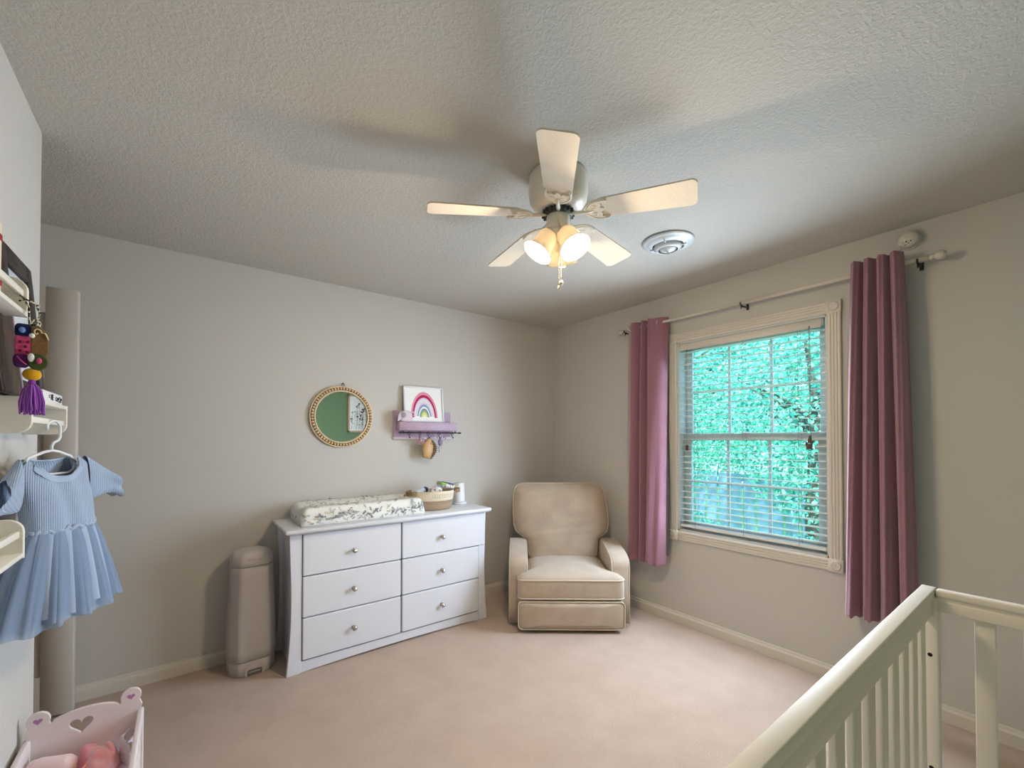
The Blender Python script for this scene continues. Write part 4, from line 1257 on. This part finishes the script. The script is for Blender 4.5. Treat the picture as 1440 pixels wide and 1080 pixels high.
g.tube([tp(0.016, 0.131, -0.008), tp(0.022, 0.130, -0.008), tp(0.027, 0.120, -0.007)], 0.0015, 5); g.build('spiral_stitch', 'cream', tl)
g = G()
for x, z, a, b in ((0.0, 0.124, 0.0055, 0.004), (-0.001, 0.0875, 0.006, 0.0075)):
    g.sph((0, 0, 0), (a, 0.003, b), None, 10, TM @ T(x, -0.009, z))
g.build('white_bead', 'whitef', tl)
g = G(); g.sph((0, 0, 0), (0.006, 0.003, 0.005), None, 10, TM @ T(-0.016, -0.007, 0.132)); g.build('blue_flower', 'skyf', tl)
g = G()
for x, z in ((-0.018, 0.112), (-0.010, 0.105), (-0.018, 0.098), (-0.006, 0.113), (-0.007, 0.096)):
    g.sph((0, 0, 0), (0.0034, 0.002, 0.0026), None, 8, TM @ T(x, -0.007, z))
g.build('maroon_spots', 'maroon', tl)
g = G(); g.sph((0, 0, 0), (0.005, 0.003, 0.005), None, 8, TM @ T(0.012, -0.011, 0.083)); g.tube([tp(-0.024, 0.088, -0.009), tp(-0.016, 0.080, -0.010), tp(-0.008, 0.075, -0.009)], 0.0012, 5); g.build('pink_flower', 'pinkf', tl)
g = G(); g.sph((0, 0, 0), (0.0165, 0.013, 0.0105), None, 18, TM @ T(0.001, 0, 0.060)); g.build('felt_ball', 'mustard', tl)
rr = random.Random(2)
g = G()
g.sph((0, 0, 0), (0.007, 0.007, 0.008), 'purp', 10, TM @ T(0.001, 0, 0.047))
for k in range(70):
    a = rr.uniform(0, 2 * PI); q = math.sqrt(rr.random())
    bx, by_ = 0.021 * q * math.cos(a), 0.012 * q * math.sin(a)
    e = rr.uniform(-0.004, 0.006)
    g.tube([tp(0.001 + bx * 0.2, 0.046, by_ * 0.2), tp(0.001 + bx * 0.75, 0.034, by_ * 0.7), tp(0.001 + bx * 1.05, 0.014, by_), tp(0.001 + bx * 1.1 + rr.uniform(-0.003, 0.003), -0.004 + e, by_)], 0.0019, 5, rr.choice(['purp', 'purp', 'purpl']))
g.build('tassel', None, tl)

# ------------------------------------------------------------------ hanger and blue dress
TH = R(28)
HO = Vector((XC + 0.115, -1.28, 0))
HM = basis(HO, (math.sin(TH), math.cos(TH), 0), (math.cos(TH) * -1, math.sin(TH), 0), (0, 0, 1))   # local x along shoulders, y away from the viewer
hg = thing('clothes_hanger', 'white child size hanger hooked on the middle rack, holding the blue dress', 'hanger', (HO.x, HO.y, 1.31))
HL = T(0, 0, -1.31) @ basis((0, 0, 0), (math.sin(TH), math.cos(TH), 0), (-math.cos(TH), math.sin(TH), 0), (0, 0, 1))
g = G()
hk = [(-0.036, 1.318)] + [(-0.036, 1.335), (-0.030, 1.345), (-0.014, 1.352), (-0.008, 1.362), (-0.008, 1.385)] + [(-0.030 + 0.022 * math.cos(t), 1.390 + 0.020 * math.sin(t)) for t in [PI * k / 10 for k in range(0, 10)]] + [(-0.052, 1.382)]
g.tube([(x, 0, z) for x, z in hk], 0.0038, 8, None, False, HL); g.build('hook', 'white', hg)
g = G()
sh_ = [(-0.125, 1.285), (-0.108, 1.303), (-0.060, 1.318), (-0.036, 1.322), (-0.012, 1.318), (0.030, 1.303), (0.048, 1.285)]
g.tube([(x, 0, z) for x, z in sh_], 0.0042, 8, None, False, HL)
g.tube([(-0.125, 0, 1.285), (-0.118, 0, 1.262), (-0.10, 0, 1.252), (0.022, 0, 1.252), (0.042, 0, 1.262), (0.048, 0, 1.285)], 0.0038, 8, None, False, HL); g.build('shoulder_bar', 'white', hg)

ds = thing('baby_dress', 'pale blue baby dress with ribbed bodice and tulle skirt hanging from the middle rack', 'dress', (HO.x, HO.y, 0.82))
DM = T(0, 0, -0.82) @ basis((0, 0, 0), (math.sin(TH), math.cos(TH), 0), (-math.cos(TH), math.sin(TH), 0), (0, 0, 1))
LB = [(1.085, -0.112), (1.12, -0.115), (1.16, -0.122), (1.24, -0.146), (1.30, -0.150)]
RB = [(1.085, 0.110), (1.12, 0.104), (1.16, 0.098), (1.22, 0.088), (1.30, 0.086)]
def bz(z): return 0.040 - 0.016 * sstep((z - 1.16) / 0.14)
def neck(s, front):
    """top height across the width; s=-1..1"""
    x = -0.032 + 0.118 * s
    d = abs(x + 0.038)
    top = 1.312 - 0.10 * max(0, abs(s) - 0.60)
    if d < 0.078:
        dep = 0.070 if front else 0.020
        top -= dep * math.sqrt(max(0, 1 - (d / 0.078) ** 2)) ** 0.8
    return top
def bod(front):
    NU, NV = 44, 26
    def fn(u, v):
        s = -1 + 2 * u
        zt = neck(s, front)
        z = 1.085 + (zt - 1.085) * v
        x = interp(LB, z) + (interp(RB, z) - interp(LB, z)) * u
        y = bz(z) * math.sqrt(max(0, 1 - s ** 4)) * (-1 if front else 1)
        y *= (1 - 0.8 * sstep((z - 1.27) / 0.045))
        return (x, y + 0.004 * math.sin(9 * s + z * 8) * (1 - abs(s)), z)
    return fn, NU, NV
g = G()
for f in (True, False):
    fn, nu, nv = bod(f); g.grid(fn, nu, nv, None, DM)
g.build('bodice', 'knit', ds)
g = G()
fn, nu, nv = bod(True)
ed = [Vector(fn(k / 60, 1.0)) for k in range(61)]
ed = [p for p in ed if abs(p.x + 0.038) < 0.080]
fnb, _, _ = bod(False)
eb = [Vector(fnb(k / 60, 1.0)) for k in range(61)]
eb = [p for p in eb if abs(p.x + 0.038) < 0.080]
g.rings([[DM @ (p + Vector((0, -0.003, 0.003))), DM @ (p + Vector((-(p.x + 0.038) * -0.10, -0.004, -0.014)))] for p in ed], None, False, True, False)
g.tube([DM @ (p + Vector((0, -0.001, 0.002))) for p in ed], 0.0032, 6)
g.tube([DM @ p for p in eb], 0.0028, 6); g.build('neckband', 'knitp', ds)
def sleeve(path, name):
    """path: (center x, y, z, half length along, half depth, tilt)"""
    g = G()
    rs = []
    n = 40
    for i, (cx, cy, cz, a, b, t, fl) in enumerate(path):
        r = []
        for k in range(n):
            q = 2 * PI * k / n
            f = 1 + fl * math.sin(7 * q + i * 0.3)
            lx, ly = a * math.cos(q) * f, b * math.sin(q) * (1 + fl * 2 * math.cos(5 * q))
            r.append((cx - lx * math.sin(t), cy + ly, cz + lx * math.cos(t)))
        rs.append(r)
    g.rings(rs, None, False, True, True, DM); return g.build(name, 'knit', ds)
sleeve([(0.086, 0, 1.230, 0.072, 0.016, 0.02, 0.0), (0.104, 0, 1.228, 0.070, 0.021, 0.12, 0.0), (0.125, 0, 1.226, 0.064, 0.024, 0.22, 0.01), (0.150, 0, 1.222, 0.056, 0.026, 0.30, 0.02), (0.172, -0.002, 1.214, 0.050, 0.030, 0.40, 0.05), (0.190, -0.002, 1.206, 0.054, 0.034, 0.48, 0.10), (0.200, -0.002, 1.202, 0.056, 0.034, 0.5, 0.12)], 'sleeve')
sleeve([(-0.138, 0, 1.228, 0.072, 0.016, -0.02, 0.0), (-0.152, -0.002, 1.224, 0.070, 0.021, -0.14, 0.0), (-0.168, -0.006, 1.218, 0.064, 0.024, -0.26, 0.01), (-0.188, -0.010, 1.210, 0.058, 0.026, -0.36, 0.02), (-0.206, -0.012, 1.200, 0.054, 0.028, -0.45, 0.05), (-0.216, -0.012, 1.194, 0.056, 0.028, -0.5, 0.09)], 'sleeve')
def skirt(k_out, zb, ph, nm, mk, amp):
    g = G()
    n = 140
    rs = []
    for j in range(22):
        t = j / 21
        z = 1.092 + (zb - 1.092) * t
        xl_ = -0.112 - (0.100 * k_out) * t ** 0.8
        xr_ = 0.110 + (0.092 * k_out) * t ** 0.75
        dep = 0.040 + 0.040 * k_out * t ** 0.7
        cx, a = (xl_ + xr_) / 2, (xr_ - xl_) / 2
        r = []
        for k in range(n):
            q = 2 * PI * k / n
            am = amp * (0.25 + 0.75 * t)
            f = 1 + am * (math.sin(15 * q + ph + 0.9 * math.sin(3 * q + ph)) + 0.6 * math.sin(27 * q + 2 * ph + t)) * 0.6
            x = cx + a * math.cos(q) * (1 + (f - 1) * 0.5)
            y = dep * math.sin(q) * f * 1.0 + am * 0.04 * math.sin(13 * q + ph)
            y = min(y, 0.055)
            r.append((x, y, z + 0.006 * t * math.sin(6 * q + ph)))
        rs.append(r)
    g.rings(rs, None, False, True, True, DM); return g.build(nm, mk, ds)
skirt(1.0, 0.828, 0.3, 'tulle_layer', 'tulle', 0.16)
skirt(0.86, 0.838, 1.4, 'tulle_layer', 'tulle', 0.18)
skirt(0.72, 0.850, 2.5, 'skirt_lining', 'knitp', 0.10)
g = G()
pts = []
for k in range(120):
    q = 2 * PI * k / 120
    pts.append(DM @ Vector((-0.001 + 0.112 * math.cos(q), 0.0415 * math.sin(q) + 0.002 * math.sin(31 * q), 1.090 + 0.004 * math.sin(23 * q) + 0.003 * math.sin(37 * q))))
g.tube(pts, 0.0062, 6, None, True); g.build('gathered_waist', 'knitp', ds)

# ------------------------------------------------------------------ doll cradle
CY = -1.12                      # headboard plane (far end)
dc = thing('doll_crib', 'white toy doll crib with heart cut-out headboard on the floor by the left wall', 'doll crib', (-3.17, CY - 0.24, 0))
LD = T(3.17, -(CY - 0.24), 0)
def board(yc, nm, th=0.012):
    o = []
    # right half outline (x measured from centre -3.171), bottom to top
    cxm = -3.172
    hw = 0.137
    out = [(cxm - hw, 0.10), (cxm + hw, 0.10), (cxm + hw, 0.398), (cxm + hw + 0.004, 0.416)]
    kr = 0.0265
    kx, kz = cxm + 0.112, 0.452
    out += [(kx + kr * math.cos(t), kz + kr * math.sin(t)) for t in [R(-35) + (R(205) - R(-35)) * k / 18 for k in range(19)]]
    out += [(kx - 0.030, 0.432)]
    out += [(cxm + 0.082 * math.cos(t), 0.430 + 0.026 * math.sin(t)) for t in [PI * k / 20 for k in range(1, 20)]]
    lx = cxm - 0.112
    out += [(lx + 0.030, 0.432)]
    out += [(lx + kr * math.cos(t), kz + kr * math.sin(t)) for t in [R(-25) + (R(215) - R(-25)) * k / 18 for k in range(19)]]
    out += [(cxm - hw - 0.004, 0.416), (cxm - hw, 0.398)]
    g = G()
    g.curve([out, heart(cxm - 0.012, 0.404, 0.030)], th - 0.002, None, LD @ T(0, yc, 0) @ RX(PI / 2), 0.001)
    b = g.build(nm, 'dollwhite', dc)
    for kx_ in (lx, kx):
        for sd in (-1, 1):
            g = G(); g.curve([heart(kx_, kz, 0.0105)], 0.0006, None, LD @ T(0, yc + sd * (th / 2 + 0.0004), 0) @ RX(PI / 2)); g.build('printed_heart', 'dollheart', b)
    return b
board(CY, 'headboard'); board(CY - 0.48, 'footboard')
for s in (-1, 1):
    x = -3.172 + s * 0.137
    g = G(); g.box((x - 0.007, CY - 0.474, 0.345), (x + 0.007, CY - 0.006, 0.400), 0.003, 2, None, LD)
    g.box((x - 0.006, CY - 0.474, 0.115), (x + 0.006, CY - 0.006, 0.155), 0.003, 2, None, LD)
    sr = g.build('side_rail', 'dollwhite', dc)
    for k in range(7):
        y = CY - 0.05 - 0.38 * k / 6
        g = G(); g.box((x - 0.004, y - 0.009, 0.150), (x + 0.004, y + 0.009, 0.350), 0.002, 1, None, LD); g.build('rail_slat', 'dollwhite', sr)
    for yc in (CY, CY - 0.48):
        g = G(); g.box((x - 0.009, yc - 0.010, 0.0), (x + 0.009, yc + 0.010, 0.398), 0.003, 2, None, LD); g.build('leg', 'dollwhite', dc)
g = G(); g.box((-3.300, CY - 0.47, 0.12), (-3.044, CY - 0.012, 0.14), 0.002, 1, None, LD); g.build('bed_base', 'dollwhite', dc)
# bedding
mt = thing('doll_mattress', 'pale pink doll mattress lying in the doll crib', 'doll mattress', (-3.172, CY - 0.24, 0.1408))
g = G(); g.box((-0.122, -0.22, 0.0), (0.122, 0.22, 0.15), 0.02, 3); g.build('cover', 'satinl', mt)
PR = RZ(R(-24))
pw = thing('doll_pillow', 'pale pink doll bolster with a buttoned end at the left of the doll crib headboard', 'doll pillow', (-3.242, CY - 0.085, 0.2915))
g = G(); g.lathe([(0.0, -0.052), (0.022, -0.051), (0.032, -0.046), (0.036, -0.032), (0.036, 0.040), (0.030, 0.052), (0.0, 0.056)], 28, None, T(0, 0, 0.037) @ PR @ RY(PI / 2)); g.build('bolster', 'satinl', pw)
g = G(); g.tube([T(0, 0, 0.037) @ PR @ Vector((-0.048, 0.030 * math.cos(q), 0.030 * math.sin(q))) for q in [2 * PI * k / 24 for k in range(24)]], 0.0035, 6, None, True); g.build('piping', 'lace', pw)
g = G()
for d in (-0.005, 0.005): g.sph((0, 0, 0), (0.003, 0.003, 0.007), None, 8, T(0, 0, 0.037) @ PR @ T(-0.0525, d, 0.002) @ RX(0.6))
g.build('button', 'framedk', pw)
def drape(name, label, cat, cx, cy, z0, sx, sy, amp, seed, mk, grp=None, lift=0.03):
    q = random.Random(seed)
    ph = [q.uniform(0, 6.28) for _ in range(8)]
    o = None
    g = G()
    def fn(u, v, dz=0.0):
        x, y = (u - 0.5) * sx, (v - 0.5) * sy
        e = min(u, 1 - u, v, 1 - v) * 2
        z = lift * sstep(e * 2.5) + amp * (0.5 + 0.5 * (math.sin(9 * u + 5 * v + ph[0]) * 0.5 + math.sin(14 * v - 6 * u + ph[1]) * 0.3 + math.sin(19 * u + 11 * v + ph[2]) * 0.2)) * sstep(e * 4)
        return (x + 0.010 * math.sin(8 * v + ph[3]), y + 0.010 * math.sin(9 * u + ph[4]), z + dz)
    N = 40
    g.grid(fn, N, N)
    bmv = g.bm
    o = g.build(name, mk); o.location = (cx, cy, z0)
    tag(o, label, cat, grp)
    so = o.modifiers.new('thickness', 'SOLIDIFY'); so.thickness = 0.003; so.offset = 1
    return o
drape('doll_blanket', 'crumpled pink satin blanket heaped beside the bolster in the doll crib', 'blanket', -3.133, CY - 0.115, 0.2945, 0.090, 0.19, 0.032, 3, 'satin', None, 0.034)
drape('doll_blanket', 'rose red cloth spread over the near end of the doll mattress', 'blanket', -3.165, CY - 0.33, 0.2945, 0.20, 0.20, 0.030, 8, 'redsat', None, 0.035)
drape('doll_shawl', 'white lace cloth bunched at the right rail inside the doll crib', 'cloth', -3.062, CY - 0.095, 0.2945, 0.016, 0.12, 0.030, 12, 'lace', None, 0.045)

# ------------------------------------------------------------------ crib
KX1, KX0, KY1, KY0, KZ = -1.075, -2.445, -2.850, -3.585, 0.900
cb = thing('baby_crib', 'aged white slatted baby crib in the right foreground', 'crib', ((KX0 + KX1) / 2, (KY0 + KY1) / 2, 0))
LK = T(-(KX0 + KX1) / 2, -(KY0 + KY1) / 2, 0)
for y, nm in ((KY1, 'front'), (KY0 + 0.034, 'rear')):
    g = G(); g.box((KX0, y - 0.034, KZ - 0.026), (KX1, y, KZ), 0.003, 2, None, LK)
    g.box((KX0 + 0.004, y - 0.028, KZ - 0.085), (KX1 - 0.004, y - 0.007, KZ - 0.024), 0.004, 2, None, LK)
    g.build('top_rail', 'crib', cb)
    g = G(); g.box((KX0 + 0.02, y - 0.030, 0.16), (KX1 - 0.02, y - 0.006, 0.235), 0.004, 2, None, LK); g.build('bottom_rail', 'crib', cb)
    nsl = 12
    for k in range(nsl):
        x = KX1 - 0.128 - 0.1035 * k
        g = G(); g.box((x - 0.026, y - 0.0245, 0.225), (x + 0.026, y - 0.0105, KZ - 0.078), 0.003, 2, None, LK); g.build('slat', 'crib', cb)
for x in (KX0, KX1 - 0.040):
    for y in (KY0, KY1 - 0.044):
        fx = 0.0
        g = G(); g.box((x + 0.003, y + 0.002, 0.0), (x + 0.037, y + 0.042, KZ - 0.024), 0.004, 2, None, LK); ps = g.build('corner_post', 'crib', cb)
        s = 1 if x == KX0 else -1
        for z in (0.36, 0.70):
            xx = x + (0.037 if s > 0 else 0.003)
            g = G(); g.sph((xx, y + 0.021, z), (0.0015, 0.006, 0.006), None, 10, LK); g.build('bolt_hole_shade', 'dark', ps)  # flat dark bead, shade in the hole given by colour only
for x0 in (KX0, KX1 - 0.034):
    g = G()
    g.box((x0, KY0 + 0.036, KZ - 0.022), (x0 + 0.034, KY1 - 0.036, KZ - 0.001), 0.005, 3, None, LK)
    g.box((x0 + 0.004, KY0 + 0.040, KZ - 0.034), (x0 + 0.030, KY1 - 0.040, KZ - 0.020), 0, 1, None, LK)
    g.box((x0 + 0.002, KY0 + 0.040, KZ - 0.066), (x0 + 0.032, KY1 - 0.040, KZ - 0.032), 0.003, 2, None, LK)
    g.build('end_rail', 'crib', cb)
    g = G(); g.box((x0 + 0.004, KY0 + 0.04, 0.16), (x0 + 0.030, KY1 - 0.04, 0.235), 0.004, 2, None, LK); g.build('bottom_rail', 'crib', cb)
    for k in range(6):
        y = KY1 - 0.136 - 0.0925 * k
        g = G(); g.box((x0 + 0.011, y - 0.021, 0.225), (x0 + 0.025, y + 0.021, KZ - 0.060), 0.003, 2, None, LK); g.build('slat', 'crib', cb)
g = G(); g.box((KX0 + 0.03, KY0 + 0.03, 0.10), (KX1 - 0.03, KY1 - 0.045, 0.12), 0, 1, None, LK); g.build('mattress_base', 'crib', cb)
mm = thing('crib_mattress', 'white sheeted mattress low inside the crib', 'mattress', ((KX0 + KX1) / 2, (KY0 + KY1) / 2, 0.1208))
g = G(); g.box((-0.635, -0.315, 0), (0.635, 0.305, 0.11), 0.02, 3); g.build('sheet', 'mattress', mm)

# ------------------------------------------------------------------ framed print on the green wall (seen in the mirror)
AX0, AX1, AZ0, AZ1 = -0.925, -0.485, 1.455, 2.035
art = thing('framed_print', 'oak framed floral print on the green rear wall, seen in the mirror', 'picture', ((AX0 + AX1) / 2, YD, (AZ0 + AZ1) / 2))
g = G()
hw_, hh = (AX1 - AX0) / 2, (AZ1 - AZ0) / 2
for lo, hi in (((-hw_, 0.001, -hh), (-hw_ + 0.028, 0.026, hh)), ((hw_ - 0.028, 0.001, -hh), (hw_, 0.026, hh)), ((-hw_, 0.001, -hh), (hw_, 0.026, -hh + 0.028)), ((-hw_, 0.001, hh - 0.028), (hw_, 0.026, hh))):
    g.box(lo, hi, 0.003, 1)
g.build('frame', 'oak', art)
g = G(); g.box((-hw_ + 0.02, 0.004, -hh + 0.02), (hw_ - 0.02, 0.012, hh - 0.02), 0, 1, 'art')
rr = random.Random(11)
for k in range(26):
    x = rr.uniform(-hw_ + 0.05, hw_ - 0.05); top = rr.uniform(-0.12, 0.17); x2 = x + rr.uniform(-0.04, 0.04)
    g.tube([(x, 0.0125, -hh + 0.05), ((x + x2) / 2 + 0.01, 0.0125, (top - hh) / 2), (x2, 0.0125, top)], 0.0014, 4, 'artgr')
    for j in range(rr.randint(3, 6)):
        t = rr.uniform(0.25, 0.95); px_ = x + (x2 - x) * t + rr.uniform(-0.012, 0.012); pz = -hh + 0.05 + (top + hh - 0.05) * t
        g.sph((px_, 0.0125, pz), (rr.uniform(0.005, 0.010), 0.0008, rr.uniform(0.003, 0.007)), 'artgr', 8)
    g.sph((x2, 0.0128, top), (rr.uniform(0.010, 0.022), 0.0010, rr.uniform(0.009, 0.018)), rr.choice(['artfl', 'artfl', 'artgr']), 10)
g.build('print', None, art)

# ------------------------------------------------------------------ outdoors
g = G(); g.box((0.2, -9, -0.75), (16, 10, -0.65)); o = struct('ground', g, 'grass')
def leaves(cx, cy, cz, rx, ry, rz, n, seed, size):
    q = random.Random(seed)
    g = G(); ix = [g.mi('leaf'), g.mi('leaf2'), g.mi('leaf3')]
    bm = g.bm
    for _ in range(n):
        while True:
            x, y, z = q.uniform(-1, 1), q.uniform(-1, 1), q.uniform(-1, 1)
            d = x * x + y * y + z * z
            if d <= 1 and d > 0.25: break
        o = Vector((x * rx, y * ry, z * rz))
        d = Vector((q.gauss(-0.4, 0.7), q.gauss(0, 1), q.gauss(-0.5, 0.7))).normalized()
        s = d.cross(Vector((q.gauss(0, 1), q.gauss(0, 1), q.gauss(0, 1)))).normalized()
        u = d.cross(s)
        l = size * q.uniform(0.7, 1.4); w = l * q.uniform(0.20, 0.30)
        a = bm.verts.new(o); b = bm.verts.new(o + d * l * 0.45 + s * w + u * w * 0.3); c = bm.verts.new(o + d * l); e = bm.verts.new(o + d * l * 0.45 - s * w + u * w * 0.3); m_ = bm.verts.new(o + d * l * 0.5)
        k = q.choice((0, 0, 1, 1, 2))
        for f in (bm.faces.new((a, b, c, m_)), bm.faces.new((a, m_, c, e))):
            f.material_index = ix[k]
    return g
def tree(label, cx, cy, cz, rx, ry, rz, n, seed, size, trunk=True, grp='trees and shrubs outside the window', name='tree'):
    t = thing(name, label, name, (cx, cy, -0.65), 0, grp)
    g = leaves(cx, cy, cz, rx, ry, rz, n, seed, size)
    f = g.build('foliage', None, t); f.location = (0, 0, cz + 0.65)
    g = G(); g.tube([(0, 0, 0), (0.05, 0.03, (cz + 0.65) * 0.5), (0.0, -0.05, cz + 0.65), (0.1, 0.1, cz + 0.65 + rz * 0.6)], [0.09, 0.075, 0.06, 0.02], 10)
    q = random.Random(seed + 50)
    for k in range(7):
        a = q.uniform(0, 2 * PI); z = cz + 0.65 + q.uniform(-0.5, 0.3) * rz
        g.tube([(0, 0, z), (rx * 0.4 * math.cos(a), ry * 0.4 * math.sin(a), z + rz * 0.22), (rx * 0.75 * math.cos(a), ry * 0.75 * math.sin(a), z + rz * 0.35)], [0.035, 0.022, 0.008], 7)
    g.build('trunk', 'bark', t)
tree('leafy tree filling the left half of the view outside the window', 3.15, 0.85, 1.78, 0.85, 0.98, 1.45, 9500, 21, 0.06)
tree('leafy tree filling the right half of the view outside the window', 3.15, -1.20, 1.74, 0.85, 0.98, 1.42, 9500, 23, 0.06)
tree('taller leafy tree behind the fence, left of the view', 5.5, 1.75, 2.3, 1.05, 1.55, 2.1, 9000, 22, 0.085)
tree('taller leafy tree behind the fence, right of the view', 5.5, -1.45, 2.4, 1.05, 1.50, 2.2, 9000, 27, 0.085)
tree('low leafy shrub outside the lower left of the window', 1.80, -0.25, 0.02, 0.42, 0.62, 0.55, 2600, 24, 0.055, name='shrub')
tree('low leafy shrub outside the lower right of the window', 1.80, -1.72, -0.02, 0.42, 0.62, 0.52, 2600, 25, 0.055, name='shrub')
tree('large tree standing farthest back outside the window', 9.2, 1.2, 2.6, 1.8, 4.8, 3.0, 9000, 26, 0.16)
fn_ = thing('wooden_fence', 'weathered pale fence behind the nearest trees outside the window', 'fence', (4.18, 0.2, -0.65))
for k in range(34):
    y = -3.4 + 0.2 * k
    g = G(); g.box((-0.01, y - 0.085, 0.05), (0.01, y + 0.085, 1.45), 0.004, 1); g.build('fence_board', 'fence', fn_)
for z in (0.35, 1.25):
    g = G(); g.box((0.011, -3.6, z - 0.04), (0.05, 3.5, z + 0.04)); g.build('fence_rail', 'fence', fn_)

# ------------------------------------------------------------------ light
w = bpy.data.worlds.new('sky')
SC.world = w
w.use_nodes = True
nt = w.node_tree
bg = nt.nodes['Background']
bg.inputs['Color'].default_value = (0.58, 0.88, 1.2, 1)
bg.inputs['Strength'].default_value = 3.6
sun = bpy.data.lights.new('sun', 'SUN')
sun.energy = 14
sun.angle = R(3)
sun.color = (0.78, 0.94, 1.0)
so = bpy.data.objects.new('sun', sun)
so.rotation_euler = (0, R(-48), R(35))       # travels towards +x and down, over the house, onto the trees
COL.objects.link(so)
NS = 6                                                     # added area lamps inside the blind, standing in for window daylight, slanting down
dl = bpy.data.lights.new('window_fill', 'AREA')
dl.shape = 'RECTANGLE'
dl.size = WY1 - WY0 - 0.06
dl.size_y = 0.19
dl.energy = 56 / NS
dl.spread = R(165)
dl.color = (0.68, 0.83, 1.0)
ti = R(14)
for k in range(NS):
    dlo = bpy.data.objects.new('window_fill', dl)
    dlo.matrix_world = basis((-0.042, (WY0 + WY1) / 2, WZ0 + 0.13 + 0.21 * k), (0, 1, 0), (-math.sin(ti), 0, math.cos(ti)), (math.cos(ti), 0, math.sin(ti)))
    COL.objects.link(dlo)

vs = SC.view_settings
vs.view_transform = 'Standard'
vs.look = 'None'
vs.gamma = 1
vs.use_curve_mapping = False
vs.exposure = 0.08
SC.cycles.use_denoising = True
SC.cycles.max_bounces = 14
SC.cycles.diffuse_bounces = 8
SC.cycles.transparent_max_bounces = 24
SC.cycles.caustics_reflective = False
SC.cycles.caustics_refractive = False
SC.cycles.sample_clamp_indirect = 8
